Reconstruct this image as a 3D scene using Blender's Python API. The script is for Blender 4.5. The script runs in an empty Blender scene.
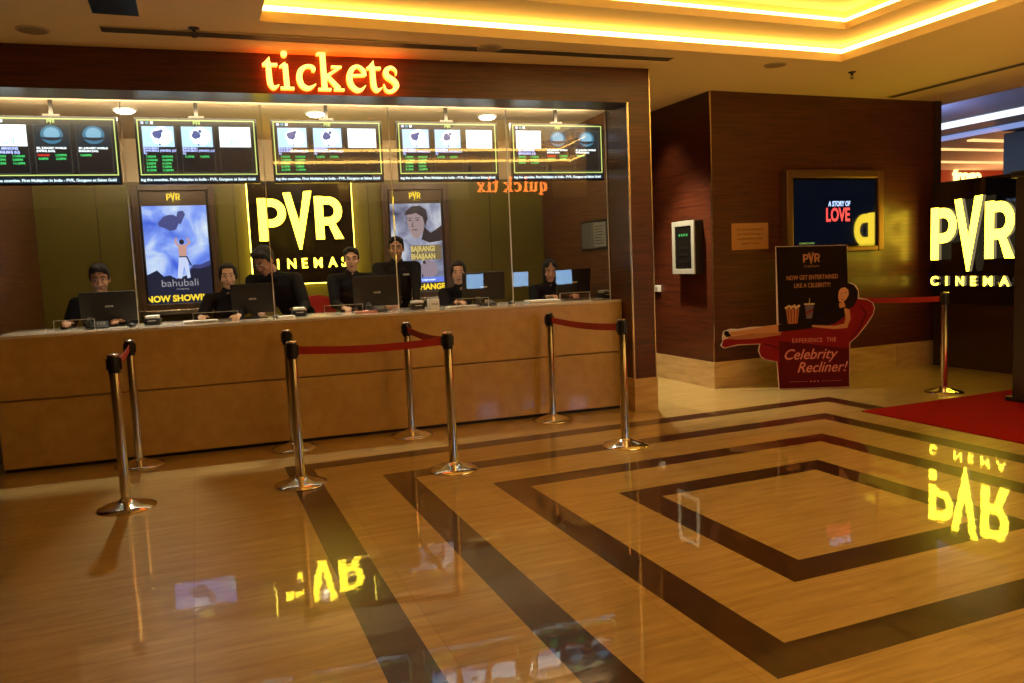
import bpy, bmesh, math, random
from mathutils import Vector, Matrix, Euler
from math import sin, cos, pi, radians as RD
random.seed(4)
C = bpy.context.scene.collection

# ------------------------------------------------------------------ camera
cam = bpy.data.cameras.new('camera'); co = bpy.data.objects.new('camera', cam); C.objects.link(co)
CR = Vector((0.9271, -0.3723, -0.0427)); CU = Vector((0.0757, 0.0744, 0.9943)); CF = Vector((0.367, 0.9251, -0.0972))
mw = Matrix((CR, CU, -CF)).transposed().to_4x4(); mw.translation = (0, 0, 1.3846)
co.matrix_world = mw
cam.sensor_width = 36; cam.lens = 792.18/1024*36; cam.clip_start = 0.05
bpy.context.scene.camera = co
vs = bpy.context.scene.view_settings
vs.view_transform = 'Standard'; vs.look = 'None'; vs.gamma = 1; vs.use_curve_mapping = False; vs.exposure = 0.25
w = bpy.data.worlds.new('world'); bpy.context.scene.world = w; w.use_nodes = True
w.node_tree.nodes['Background'].inputs[0].default_value = (0.30, 0.22, 0.15, 1)
w.node_tree.nodes['Background'].inputs[1].default_value = 0.02

# booth frame: local u to the right along the counter, v away from the lobby
AL = RD(-3.5); OX, OY = 3.845, 6.17
def bp(u, v, z=0.0): return Vector((OX + u*cos(AL) - v*sin(AL), OY + u*sin(AL) + v*cos(AL), z))
CEIL = 3.04
PI_ = CEIL

def spot(name, loc, target, energy, col, ang=70, blend=0.5, size=0.05):
    l = bpy.data.lights.new(name, 'SPOT'); l.energy = energy; l.color = col; l.spot_size = RD(ang); l.spot_blend = blend; l.shadow_soft_size = size
    o = bpy.data.objects.new(name, l); C.objects.link(o); o.location = loc
    o.rotation_euler = (Vector(target) - Vector(loc)).to_track_quat('-Z', 'Y').to_euler(); return o

def point(name, loc, energy, col, size=0.05):
    l = bpy.data.lights.new(name, 'POINT'); l.energy = energy; l.color = col; l.shadow_soft_size = size
    o = bpy.data.objects.new(name, l); C.objects.link(o); o.location = loc; return o
DL = [(-4.337, 1.0), (-2.788, 1.0), (-1.192, 1.0)]        # ticket office downlights
for (u, v), e in zip(DL, (170, 130, 60)): spot('downlight_or_fill', bp(u, v, 2.74), bp(u-0.2, -0.5, 0), e, (1, 0.9, 0.72), 62, 0.8, 0.03)
WARMW = (1.0, 0.78, 0.5)
for u, v in DL:
    p = bp(u, v, 2.765); spot('downlight_or_fill', p, (p.x, p.y, 0), 34, (1, 0.84, 0.58), 172, 0.25, 0.05)
spot('downlight_or_fill', (4.30, 7.25, 3.0), (4.45, 7.0, 0), 430, (1, 0.83, 0.54), 80, 0.9, 0.05)
spot('downlight_or_fill', (4.60, 7.55, 3.0), (4.80, 7.45, 0), 45, (1, 0.72, 0.4), 85, 1.0, 0.08)
def area(name, loc, target, energy, col, sx, sy):
    l = bpy.data.lights.new(name, 'AREA'); l.energy = energy; l.color = col; l.shape = 'RECTANGLE'; l.size = sx; l.size_y = sy
    o = bpy.data.objects.new(name, l); C.objects.link(o); o.location = loc
    o.rotation_euler = (Vector(target) - Vector(loc)).to_track_quat('-Z', 'Y').to_euler(); return o
area('booth_fill_light', bp(-2.8, 0.52, 2.72), bp(-2.8, 2.5, 2.25), 34, (1, 0.80, 0.50), 5.0, 0.05)  # added fill without a fixture, brightens the beige wall and the staff
area('recess_fill_light', (3.95, 2.7, 3.36), (3.95, 2.7, 0), 32, (1.0, 0.68, 0.22), 1.8, 3.4)  # added amber fill for the lobby, no such panel is known
for p_ in ((6.4, 1.0), (7.4, -0.6), (3.6, -0.7)): spot('downlight_or_fill', (p_[0], p_[1], 3.0), (p_[0], p_[1], 0), 2200, (1.0, 0.76, 0.36), 75, 0.6, 0.06)  # added spots out of view, their floor bounce brightens the ceiling
point('mall_fill_light', (12.2, 11.2, 3.45), 110, (0.30, 0.42, 1.0), 0.3)  # added blue fill hidden behind the right wall, tints the mall ceiling
point('mall_fill_light', (25, 17.5, 2.0), 420, (1.0, 0.36, 0.12), 0.3)  # added orange fill hidden behind the sign board, warms the far mall

# ------------------------------------------------------------------ materials
MATS = {}
def nmat(name):
    m = bpy.data.materials.new(name); m.use_nodes = True; MATS[name] = m
    return m, m.node_tree, m.node_tree.nodes['Principled BSDF']
def mat(name, col, rough=0.5, metal=0.0, coat=0.0, spec=0.5, vary=0.06, scale=8.0, emit=None, es=0.0, alpha=None, trans=0.0):
    if name in MATS: return MATS[name]
    m, nt, b = nmat(name)
    tc = nt.nodes.new('ShaderNodeTexCoord'); n = nt.nodes.new('ShaderNodeTexNoise'); n.inputs['Scale'].default_value = scale
    nt.links.new(tc.outputs['Object'], n.inputs['Vector'])
    r = nt.nodes.new('ShaderNodeValToRGB'); nt.links.new(n.outputs['Fac'], r.inputs[0])
    r.color_ramp.elements[0].color = tuple(c*(1-vary) for c in col) + (1,)
    r.color_ramp.elements[1].color = tuple(min(1, c*(1+vary)) for c in col) + (1,)
    nt.links.new(r.outputs[0], b.inputs['Base Color'])
    b.inputs['Roughness'].default_value = rough; b.inputs['Metallic'].default_value = metal
    b.inputs['Coat Weight'].default_value = coat; b.inputs['Coat Roughness'].default_value = 0.05
    b.inputs['Specular IOR Level'].default_value = spec; b.inputs['Transmission Weight'].default_value = trans
    if emit: b.inputs['Emission Color'].default_value = emit + (1,); b.inputs['Emission Strength'].default_value = es
    return m
def emis(name, col, s):
    if name in MATS: return MATS[name]
    m, nt, b = nmat(name)
    b.inputs['Base Color'].default_value = (0.02, 0.02, 0.02, 1); b.inputs['Roughness'].default_value = 0.4
    b.inputs['Emission Color'].default_value = col + (1,); b.inputs['Emission Strength'].default_value = s
    return m
def wood(name, c1, c2, axis='X', rough=0.25, coat=0.3, sc=1.0):
    m, nt, b = nmat(name)
    tc = nt.nodes.new('ShaderNodeTexCoord'); mp = nt.nodes.new('ShaderNodeMapping')
    mp.inputs['Scale'].default_value = {'X': (0.9*sc, 0.9*sc, 22*sc), 'Z': (14*sc, 14*sc, 0.9*sc)}[axis]
    nt.links.new(tc.outputs['Object'], mp.inputs['Vector'])
    n = nt.nodes.new('ShaderNodeTexNoise'); n.inputs['Scale'].default_value = 2.4; n.inputs['Detail'].default_value = 8; n.inputs['Roughness'].default_value = 0.62
    n.inputs['Distortion'].default_value = 0.7
    nt.links.new(mp.outputs[0], n.inputs['Vector'])
    r = nt.nodes.new('ShaderNodeValToRGB'); r.color_ramp.elements[0].position = 0.3; r.color_ramp.elements[1].position = 0.72
    r.color_ramp.elements[0].color = c1 + (1,); r.color_ramp.elements[1].color = c2 + (1,)
    nt.links.new(n.outputs['Fac'], r.inputs[0]); nt.links.new(r.outputs[0], b.inputs['Base Color'])
    b.inputs['Roughness'].default_value = rough; b.inputs['Coat Weight'].default_value = coat; b.inputs['Coat Roughness'].default_value = 0.17
    return m
WOOD = wood('veneer', (0.030, 0.0062, 0.0022), (0.120, 0.026, 0.007), 'X', 0.42, 0.30)
WOODI = wood('veneer_inner', (0.05, 0.016, 0.006), (0.17, 0.065, 0.022), 'X', 0.4, 0.1)
FRAMEW = wood('frame_wood', (0.05, 0.027, 0.014), (0.13, 0.072, 0.038), 'Z', 0.35, 0.3)

def floor_mat():
    m, nt, b = nmat('marble_floor')
    N = nt.nodes.new; L = nt.links.new
    tc = N('ShaderNodeTexCoord'); sp = N('ShaderNodeSeparateXYZ'); L(tc.outputs['Object'], sp.inputs[0])
    def mth(op, a, bb=None):
        n = N('ShaderNodeMath'); n.operation = op
        for i, x in enumerate((a, bb)):
            if x is None: continue
            if isinstance(x, (int, float)): n.inputs[i].default_value = x
            else: L(x, n.inputs[i])
        return n.outputs[0]
    X, Y = sp.outputs[0], sp.outputs[1]
    d = mth('MAXIMUM', mth('MAXIMUM', mth('SUBTRACT', 2.440, X), mth('SUBTRACT', X, 3.5855)),
            mth('MAXIMUM', mth('SUBTRACT', 2.756, Y), mth('SUBTRACT', Y, 3.8848)))
    per = 0.185 + 0.3981
    md = mth('MODULO', d, per)
    band = mth('MULTIPLY', mth('MULTIPLY', mth('LESS_THAN', md, 0.185), mth('GREATER_THAN', d, 0.0)), mth('LESS_THAN', d, 4*per - 0.01))
    # streaked beige stone
    mp = N('ShaderNodeMapping'); mp.inputs['Scale'].default_value = (1.1, 11, 1); mp.inputs['Rotation'].default_value = (0, 0, 0.02)
    L(tc.outputs['Object'], mp.inputs['Vector'])
    n = N('ShaderNodeTexNoise'); n.inputs['Scale'].default_value = 2.2; n.inputs['Detail'].default_value = 9; n.inputs['Roughness'].default_value = 0.6; n.inputs['Distortion'].default_value = 0.8
    L(mp.outputs[0], n.inputs['Vector'])
    r = N('ShaderNodeValToRGB'); r.color_ramp.elements[0].position = 0.25; r.color_ramp.elements[1].position = 0.75
    r.color_ramp.elements[0].color = (0.35, 0.240, 0.078, 1); r.color_ramp.elements[1].color = (0.60, 0.455, 0.19, 1)
    L(n.outputs['Fac'], r.inputs[0])
    # slabs of slightly different tone and hairline joints
    br = N('ShaderNodeTexBrick'); br.inputs['Scale'].default_value = 1.0; br.offset = 0.0
    br.inputs['Brick Width'].default_value = 0.86; br.inputs['Row Height'].default_value = 0.5831; br.inputs['Mortar Size'].default_value = 0.0018
    br.inputs['Color1'].default_value = (0.93, 0.93, 0.93, 1); br.inputs['Color2'].default_value = (1.05, 1.05, 1.05, 1); br.inputs['Mortar'].default_value = (0.72, 0.68, 0.6, 1)
    mp2 = N('ShaderNodeMapping'); mp2.inputs['Location'].default_value = (0.1, -0.20, 0); L(tc.outputs['Object'], mp2.inputs['Vector']); L(mp2.outputs[0], br.inputs['Vector'])
    mx = N('ShaderNodeMix'); mx.data_type = 'RGBA'; mx.blend_type = 'MULTIPLY'; mx.inputs[0].default_value = 1
    L(r.outputs[0], mx.inputs[6]); L(br.outputs['Color'], mx.inputs[7])
    n2 = N('ShaderNodeTexNoise'); n2.inputs['Scale'].default_value = 9; n2.inputs['Detail'].default_value = 8; n2.inputs['Distortion'].default_value = 1.5
    L(tc.outputs['Object'], n2.inputs['Vector'])
    r2 = N('ShaderNodeValToRGB'); r2.color_ramp.elements[0].position = 0.3; r2.color_ramp.elements[1].position = 0.8
    r2.color_ramp.elements[0].color = (0.028, 0.009, 0.004, 1); r2.color_ramp.elements[1].color = (0.070, 0.024, 0.009, 1)
    L(n2.outputs['Fac'], r2.inputs[0])
    m2 = N('ShaderNodeMix'); m2.data_type = 'RGBA'; L(band, m2.inputs[0]); L(mx.outputs[2], m2.inputs[6]); L(r2.outputs[0], m2.inputs[7])
    L(m2.outputs[2], b.inputs['Base Color'])
    b.inputs['Roughness'].default_value = 0.30; b.inputs['Specular IOR Level'].default_value = 0.35
    b.inputs['Coat Weight'].default_value = 1.0; b.inputs['Coat IOR'].default_value = 1.5; b.inputs['Coat Roughness'].default_value = 0.025
    # very slight waviness of the polish
    n3 = N('ShaderNodeTexNoise'); n3.inputs['Scale'].default_value = 6; n3.inputs['Detail'].default_value = 3; L(tc.outputs['Object'], n3.inputs['Vector'])
    bm_ = N('ShaderNodeBump'); bm_.inputs['Strength'].default_value = 0.05; bm_.inputs['Distance'].default_value = 0.01
    L(n3.outputs['Fac'], bm_.inputs['Height']); L(bm_.outputs[0], b.inputs['Coat Normal'])
    return m
FLOOR = floor_mat()
def stone(name, a, bcol, rough=0.3, coat=0.5, st=(1.5, 1.5, 9)):
    m, nt, b = nmat(name); N = nt.nodes.new; L = nt.links.new
    tc = N('ShaderNodeTexCoord'); mp = N('ShaderNodeMapping'); mp.inputs['Scale'].default_value = st; L(tc.outputs['Object'], mp.inputs[0])
    n = N('ShaderNodeTexNoise'); n.inputs['Scale'].default_value = 2; n.inputs['Detail'].default_value = 8; n.inputs['Distortion'].default_value = 0.6; L(mp.outputs[0], n.inputs['Vector'])
    r = N('ShaderNodeValToRGB'); r.color_ramp.elements[0].position = 0.3; r.color_ramp.elements[1].position = 0.72
    r.color_ramp.elements[0].color = a + (1,); r.color_ramp.elements[1].color = bcol + (1,); L(n.outputs['Fac'], r.inputs[0]); L(r.outputs[0], b.inputs['Base Color'])
    b.inputs['Roughness'].default_value = rough; b.inputs['Coat Weight'].default_value = coat; b.inputs['Coat Roughness'].default_value = 0.08
    return m
SKIRT = stone('skirt_stone', (0.42, 0.27, 0.11), (0.60, 0.42, 0.20), 0.35, 0.4)
CTR = stone('counter_stone', (0.45, 0.290, 0.098), (0.54, 0.365, 0.135), 0.28, 0.5, (5, 5, 5))
TOPS = mat('counter_top', (0.62, 0.56, 0.46), 0.2, coat=0.4)
PAINT = mat('ceiling_paint', (0.80, 0.62, 0.31), 0.7, vary=0.02)
BEIGE = mat('beige_paint', (0.62, 0.50, 0.34), 0.7, vary=0.03)
OLIVE = mat('olive_panel', (0.145, 0.118, 0.022), 0.30, coat=0.25, vary=0.05)
BLACK = mat('black_plastic', (0.012, 0.012, 0.013), 0.35)
BLACKG = mat('black_gloss', (0.010, 0.009, 0.008), 0.06, coat=0.6)
DARKW = mat('dark_panel', (0.03, 0.012, 0.006), 0.35, coat=0.2)
CHROME = mat('chrome', (0.80, 0.76, 0.70), 0.10, metal=1.0, vary=0.02)
TRIM = mat('trim_metal', (0.75, 0.62, 0.42), 0.25, metal=1.0)
KICK = mat('toe_kick', (0.012, 0.009, 0.007), 0.5)
BELT = mat('red_belt', (0.34, 0.010, 0.008), 0.6, scale=40)
CARPET = mat('red_carpet', (0.24, 0.003, 0.005), 0.95, scale=300, vary=0.35, spec=0.1)
WHITE = mat('white_plastic', (0.75, 0.75, 0.73), 0.4)
PAPER = mat('paper', (0.8, 0.79, 0.74), 0.7)
GREYM = mat('grey_metal', (0.42, 0.42, 0.38), 0.35, metal=0.3)
LGREY = mat('light_grey', (0.34, 0.34, 0.30), 0.4)
DARKM = mat('dark_metal', (0.05, 0.045, 0.04), 0.35, metal=0.8)
SLOT = mat('slot_dark', (0.05, 0.035, 0.02), 0.6)
SHIRT = mat('black_cloth', (0.008, 0.008, 0.010), 0.9, spec=0.2, scale=60, vary=0.2)
TROU = mat('black_trouser_cloth', (0.012, 0.012, 0.014), 0.85, scale=60, vary=0.2)
SKIN = mat('skin', (0.42, 0.22, 0.13), 0.5, vary=0.08, scale=20)
SKIN2 = mat('skin_fair', (0.60, 0.36, 0.23), 0.5, vary=0.06, scale=20)
HAIR = mat('black_hair', (0.008, 0.006, 0.005), 0.75, vary=0.4, scale=80)
EYEW = mat('eye_white', (0.5, 0.46, 0.42), 0.4)
EYED = mat('eye_dark', (0.015, 0.01, 0.008), 0.15)
LIP = mat('lips', (0.30, 0.09, 0.07), 0.45)
SHOE = mat('shoe_leather', (0.01, 0.01, 0.01), 0.25)
REDP = mat('red_plastic', (0.55, 0.03, 0.02), 0.4)
YEL = emis('led_yellow', (1.0, 0.71, 0.035), 8.0); YELS = emis('led_letter_side', (0.9, 0.72, 0.36), 0.22)
HALO = emis('led_halo', (1.0, 0.78, 0.09), 9.0)
TKF = emis('ticket_face', (1.0, 0.56, 0.09), 3.2)
TKS = emis('ticket_side', (1.0, 0.10, 0.008), 7.0)
COVE = emis('cove_led', (1.0, 0.64, 0.15), 12.0)
QT = emis('quick_tix_red', (1.0, 0.20, 0.03), 16.0)
LAMP = emis('lamp_white', (1.0, 0.93, 0.78), 25.0)

def glass(name, tint=(0.97, 0.96, 0.93), f0=0.034):
    m = bpy.data.materials.new(name); m.use_nodes = True; nt = m.node_tree; nt.nodes.clear(); N = nt.nodes.new; L = nt.links.new
    out = N('ShaderNodeOutputMaterial'); mx = N('ShaderNodeMixShader'); t = N('ShaderNodeBsdfTransparent'); g = N('ShaderNodeBsdfGlossy')
    t.inputs[0].default_value = tint + (1,); g.inputs['Roughness'].default_value = 0.0; g.inputs[0].default_value = (1, 1, 1, 1)
    lw = N('ShaderNodeLayerWeight'); lw.inputs[0].default_value = 0.5
    p = N('ShaderNodeMath'); p.operation = 'POWER'; p.inputs[1].default_value = 4.0; L(lw.outputs['Facing'], p.inputs[0])
    a = N('ShaderNodeMath'); a.operation = 'MULTIPLY_ADD'; a.inputs[1].default_value = 0.9; a.inputs[2].default_value = f0; L(p.outputs[0], a.inputs[0])
    L(a.outputs[0], mx.inputs[0]); L(t.outputs[0], mx.inputs[1]); L(g.outputs[0], mx.inputs[2]); L(mx.outputs[0], out.inputs[0])
    MATS[name] = m; return m
GLASS = glass('partition_glass')
ACRY = glass('acrylic', (0.95, 0.95, 0.93), 0.10)
ACRYE = mat('acrylic_edge', (0.75, 0.75, 0.7), 0.2, coat=0.5)

# ------------------------------------------------------------------ mesh helpers
class MB:
    def __init__(s): s.v = []; s.f = []; s.m = []; s.sm = []; s.mats = []
    def mi(s, m):
        if m not in s.mats: s.mats.append(m)
        return s.mats.index(m)
    def add(s, vs_, fs, m, smooth=False):
        o = len(s.v); s.v += [tuple(p) for p in vs_]; k = s.mi(m)
        for f in fs: s.f.append(tuple(i+o for i in f)); s.m.append(k); s.sm.append(smooth)
        return s
    def box(s, x0, x1, y0, y1, z0, z1, m):
        P = [(x0,y0,z0),(x1,y0,z0),(x1,y1,z0),(x0,y1,z0),(x0,y0,z1),(x1,y0,z1),(x1,y1,z1),(x0,y1,z1)]
        return s.add(P, [(3,2,1,0),(4,5,6,7),(0,1,5,4),(1,2,6,5),(2,3,7,6),(3,0,4,7)], m)
    def lathe(s, prof, m, c=(0,0,0), n=28, sc=(1,1)):
        P = []; F = []
        for r, z in prof:
            for k in range(n):
                a = 2*pi*k/n; P.append((c[0]+r*sc[0]*cos(a), c[1]+r*sc[1]*sin(a), c[2]+z))
        for i in range(len(prof)-1):
            for k in range(n):
                F.append((i*n+k, i*n+(k+1)%n, (i+1)*n+(k+1)%n, (i+1)*n+k))
        F.append(tuple(range(n))[::-1]); F.append(tuple((len(prof)-1)*n+k for k in range(n)))
        return s.add(P, F, m, True)
    def tube(s, pts, r, m, n=10):
        pts = [Vector(p) for p in pts]; P = []; F = []
        for i, p in enumerate(pts):
            d = (pts[min(i+1, len(pts)-1)] - pts[max(i-1, 0)]).normalized()
            a = d.cross(Vector((0,0,1)) if abs(d.z) < 0.9 else Vector((1,0,0))).normalized(); b = d.cross(a)
            rr = r[i] if isinstance(r, (list, tuple)) else r
            for k in range(n): t = 2*pi*k/n; P.append(p + (a*cos(t) + b*sin(t))*rr)
        for i in range(len(pts)-1):
            for k in range(n): F.append((i*n+k, i*n+(k+1)%n, (i+1)*n+(k+1)%n, (i+1)*n+k))
        F.append(tuple(range(n))[::-1]); F.append(tuple((len(pts)-1)*n+k for k in range(n)))
        return s.add(P, F, m, True)
    def ell(s, c, r, m, n=16, k=10):
        prof = [(max(1e-4, cos(-pi/2+pi*i/k)), sin(-pi/2+pi*i/k)) for i in range(k+1)]
        P = []; F = []
        for a, z in prof:
            for j in range(n): t = 2*pi*j/n; P.append((c[0]+a*cos(t)*r[0], c[1]+a*sin(t)*r[1], c[2]+z*r[2]))
        for i in range(k):
            for j in range(n): F.append((i*n+j, i*n+(j+1)%n, (i+1)*n+(j+1)%n, (i+1)*n+j))
        return s.add(P, F, m, True)
    # prism of a polygon given in the x-z plane, front face at y = y0 (towards -y), back at y1
    def prism(s, poly, y0, y1, m, side=None):
        n = len(poly)
        A = sum(poly[i][0]*poly[(i+1)%n][1]-poly[(i+1)%n][0]*poly[i][1] for i in range(n))
        if A < 0: poly = poly[::-1]
        P = [(x, y0, z) for x, z in poly] + [(x, y1, z) for x, z in poly]
        s.add(P, [tuple(range(n))], m)
        s.add(P, [tuple(range(2*n-1, n-1, -1))] + [(i, i+n, (i+1)%n+n, (i+1)%n) for i in range(n)], side or m)
        return s
    def stroke(s, pts, y0, y1, m, side=None, w=None):
        P = [Vector((p[0], p[1])) for p in pts]; W = [(w if w else p[2])/2 for p in pts]; n = len(P)
        Lf = []; Rt = []
        for i in range(n):
            d = (P[min(i+1, n-1)] - P[max(i-1, 0)])
            if d.length < 1e-9: d = Vector((1, 0))
            d.normalize(); nn = Vector((-d.y, d.x))
            k = 1.0
            if 0 < i < n-1:
                a = (P[i]-P[i-1]).normalized(); k = 1/max(0.5, abs(a.dot(d)))
            Lf.append(P[i]+nn*W[i]*k); Rt.append(P[i]-nn*W[i]*k)
        for i in range(n-1):
            q = [Rt[i], Rt[i+1], Lf[i+1], Lf[i]]
            s.prism([(a.x, a.y) for a in q], y0, y1, m, side)
        return s
    def build(s, name, parent=None, loc=(0,0,0), rz=0.0, bevel=0, seg=2, flat=False):
        me = bpy.data.meshes.new(name); me.from_pydata(s.v, [], s.f)
        for m in s.mats: me.materials.append(m)
        for i, p in enumerate(me.polygons): p.material_index = s.m[i]; p.use_smooth = s.sm[i] and not flat
        me.update()
        o = bpy.data.objects.new(name, me); C.objects.link(o); o.location = loc; o.rotation_euler = (0, 0, rz)
        if parent is not None: o.parent = parent
        if bevel:
            b = o.modifiers.new('bevel', 'BEVEL'); b.width = bevel; b.segments = seg; b.limit_method = 'ANGLE'
        if any(s.sm) and not flat:
            try: me.set_sharp_from_angle(angle=RD(40))
            except Exception: pass
        return o
def tag(o, label=None, cat=None, group=None, kind=None):
    if label: o['label'] = label
    if cat: o['category'] = cat
    if group: o['group'] = group
    if kind: o['kind'] = kind
    return o
def thing(name, label, cat, loc=(0,0,0), rz=0.0, group=None):
    o = bpy.data.objects.new(name, None); C.objects.link(o); o.empty_display_size = 0.1
    o.location = loc; o.rotation_euler = (0, 0, rz); return tag(o, label, cat, group)
def S(o): o['kind'] = 'structure'; return o
def kids(o): return [c for c in bpy.data.objects if c.parent == o]
def dup(o, parent=None):
    c = o.copy(); C.objects.link(c); c.parent = parent
    for k in kids(o): dup(k, c)
    return c
TXT = {}
def text_mb(txt, size, m, y0, y1, x=0, z=0, align='C', bold=0.0, sx=1.0, slant=0.0, mb=None, spacing=1.0, side=None):
    """lettering in the x-z plane, extruded from y1 (back) to y0 (front)"""
    cu = bpy.data.curves.new('t', 'FONT'); cu.body = txt; cu.size = size; cu.offset = bold; cu.resolution_u = 3
    cu.align_x = {'C': 'CENTER', 'L': 'LEFT', 'R': 'RIGHT'}[align]; cu.extrude = abs(y1-y0)/2; cu.shear = slant; cu.space_character = spacing
    ob = bpy.data.objects.new('t', cu); me = bpy.data.meshes.new_from_object(ob)
    mb = mb or MB()
    ym = (y0+y1)/2
    V_ = [(x+v.co.x*sx, ym - v.co.z, z+v.co.y) for v in me.vertices]
    if side:
        mb.add(V_, [tuple(p.vertices) for p in me.polygons if p.normal.z > 0.5], m); mb.add(V_, [tuple(p.vertices) for p in me.polygons if p.normal.z <= 0.5], side)
    else: mb.add(V_, [tuple(p.vertices) for p in me.polygons], m)
    bpy.data.objects.remove(ob); bpy.data.curves.remove(cu); bpy.data.meshes.remove(me)
    return mb
def arc(cx, cz, rx, rz, a0, a1, n=10): return [(cx+rx*cos(RD(a0+(a1-a0)*i/n)), cz+rz*sin(RD(a0+(a1-a0)*i/n))) for i in range(n+1)]

def logo_letters(Wd, m, side, y0, y1):
    """the three big letters, width Wd, baseline of P at z=0; returns list of MBs"""
    t = 0.102
    P = MB(); P.stroke([(t/2*Wd, 0), (t/2*Wd, 0.51*Wd)], y0, y1, m, side, w=t*Wd)
    pts = [(0.11, 0.455)] + arc(0.16, 0.3325, 0.118, 0.1225, 90, -90, 12) + [(0.11, 0.21)]
    P.stroke([(a*Wd, b*Wd) for a, b in pts], y0, y1, m, side, w=0.094*Wd)
    V = MB(); V.prism([(a*Wd, b*Wd) for a, b in ((0.30, 0.57), (0.388, 0.575), (0.484, 0.17), (0.476, -0.115), (0.458, -0.115))], y0-0.004, y1, m, side)
    V.prism([(a*Wd, b*Wd) for a, b in ((0.545, 0.585), (0.64, 0.59), (0.485, -0.115), (0.462, -0.115), (0.464, 0.15))], y0-0.004, y1, m, side)
    R = MB(); R.stroke([((0.665+t/2)*Wd, 0.0), ((0.665+t/2)*Wd, 0.525*Wd)], y0, y1, m, side, w=t*Wd)
    pts = [(0.76, 0.47)] + arc(0.835, 0.345, 0.112, 0.125, 90, -90, 12) + [(0.76, 0.22)]
    R.stroke([(a*Wd, b*Wd) for a, b in pts], y0, y1, m, side, w=0.094*Wd)
    R.prism([(a*Wd, b*Wd) for a, b in ((0.80, 0.24), (0.89, 0.22), (1.0, 0.0), (0.892, 0.0))], y0, y1, m, side)
    return [P, V, R]
def small_logo(W, x, z, m, y, mb):
    """tiny flat logo on screens and posters"""
    t = logo_letters(W, m, m, y-0.0012, y)
    for q in t:
        mb.add([(a+x-W/2, b, c+z) for a, b, c in q.v], q.f, m)
    return mb

# ------------------------------------------------------------------ ROOM SHELL
fl = MB(); fl.add([(-9,-7,0),(34,-7,0),(34,26,0),(-9,26,0)], [(0,1,2,3)], FLOOR); S(fl.build('floor'))
HX0, HX1, HY0, HY1 = 0.53, 5.46, 0.35, 5.58
cl = MB()
EX = 8.40
cl.box(-8, HX0, -6, 9.6, CEIL, CEIL+0.07, PAINT); cl.box(HX1, EX, -6, 9.6, CEIL, CEIL+0.07, PAINT)
cl.box(HX0, HX1, HY1, 9.6, CEIL, CEIL+0.07, PAINT); cl.box(HX0, HX1, -6, HY0, CEIL, CEIL+0.07, PAINT)
def ringbox(mb, x0, x1, y0, y1, wd, z0, z1, m):
    mb.box(x0-wd, x0, y0-wd, y1+wd, z0, z1, m); mb.box(x1, x1+wd, y0-wd, y1+wd, z0, z1, m)
    mb.box(x0, x1, y0-wd, y0, z0, z1, m); mb.box(x0, x1, y1, y1+wd, z0, z1, m)
T = 0.12
ringbox(cl, HX0-T, HX1+T, HY0-T, HY1+T, 0.05, CEIL+0.07, 3.22, PAINT)        # back of outer trough
r2 = (HX0+0.27, HX1-0.30, HY0+0.27, HY1-0.35)
x0,x1,y0,y1 = r2
for a in ((HX0-0.3, x0, HY0-0.3, HY1+0.3), (x1, HX1+0.3, HY0-0.3, HY1+0.3), (x0, x1, HY0-0.3, y0), (x0, x1, y1, HY1+0.3)):
    cl.box(a[0], a[1], a[2], a[3], 3.20, 3.26, PAINT)
ringbox(cl, x0-T, x1+T, y0-T, y1+T, 0.05, 3.26, 3.40, PAINT)
cl.box(x0-0.3, x1+0.3, y0-0.3, y1+0.3, 3.38, 3.44, PAINT)
S(cl.build('ceiling'))
for nm, (a0,a1,b0,b1), z0 in (('outer', (HX0-T+0.004, HX1+T-0.004, HY0-T+0.004, HY1+T-0.004), CEIL+0.10), ('inner', (x0-T+0.004, x1+T-0.004, y0-T+0.004, y1+T-0.004), 3.285)):
    c = MB(); z1 = z0+0.038
    c.box(a0, a0+0.012, b0, b1, z0, z1, COVE); c.box(a1-0.012, a1, b0, b1, z0, z1, COVE)
    c.box(a0+0.012, a1-0.012, b0, b0+0.012, z0, z1, COVE); c.box(a0+0.012, a1-0.012, b1-0.012, b1, z0, z1, COVE)
    tag(c.build('cove_light'), 'glowing warm %s light strip round the stepped ceiling recess' % nm, 'cove light')

# outer enclosure (behind and left of the viewpoint)
m = MB(); m.box(-8.1, -8.0, -6, 9.6, 0, CEIL, WOOD); S(m.build('wall_left'))
m = MB(); m.box(-8.1, 8.4, -6.1, -6.0, 0, CEIL, WOOD); S(m.build('wall_rear'))
RZ = AL
def B(mb, name, parent=None, **k):      # an object laid out in the booth frame
    return mb.build(name, parent, (OX, OY, 0) if parent is None else (0,0,0), RZ if parent is None else 0.0, **k)
# booth: fascia beam, pillar, walls
UL = -5.40; UR = -0.10; VB = 2.5
m = MB(); m.box(-9.0, 0.0, 0.0, 0.34, 2.745, CEIL, WOOD)
S(B(m, 'wall_fascia'))
m = MB(); m.box(-0.21, 0.0, 0.0, 0.34, 0.305, 2.745, WOOD); m.box(-0.21, 0.0, 0.34, 0.46, 0.305, CEIL, WOOD); m.box(-0.04, 0.0, 0.46, 3.4, 0.305, CEIL, WOOD); S(B(m, 'wall_pillar'))
m = MB(); m.box(-0.225, 0.012, -0.012, 0.46, 0.0, 0.305, SKIRT); m.box(-0.04, 0.012, 0.46, 3.4, 0.0, 0.305, SKIRT); S(B(m, 'baseboard_pillar', bevel=0.003))
m = MB(); m.box(-0.004, 0.006, -0.006, 0.006, 0.305, CEIL, TRIM); S(B(m, 'trim_1'))
m = MB(); m.box(-0.222, -0.208, -0.006, 0.010, 0.305, 2.745, TRIM); S(B(m, 'trim_2'))
m = MB(); m.box(-9.0, UL-0.0, 0.0, 0.34, 0.305, 2.745, WOOD); m.box(-9.0, UL+0.02, -0.012, 0.4, 0, 0.305, SKIRT); S(B(m, 'wall_booth_front_left'))
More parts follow.
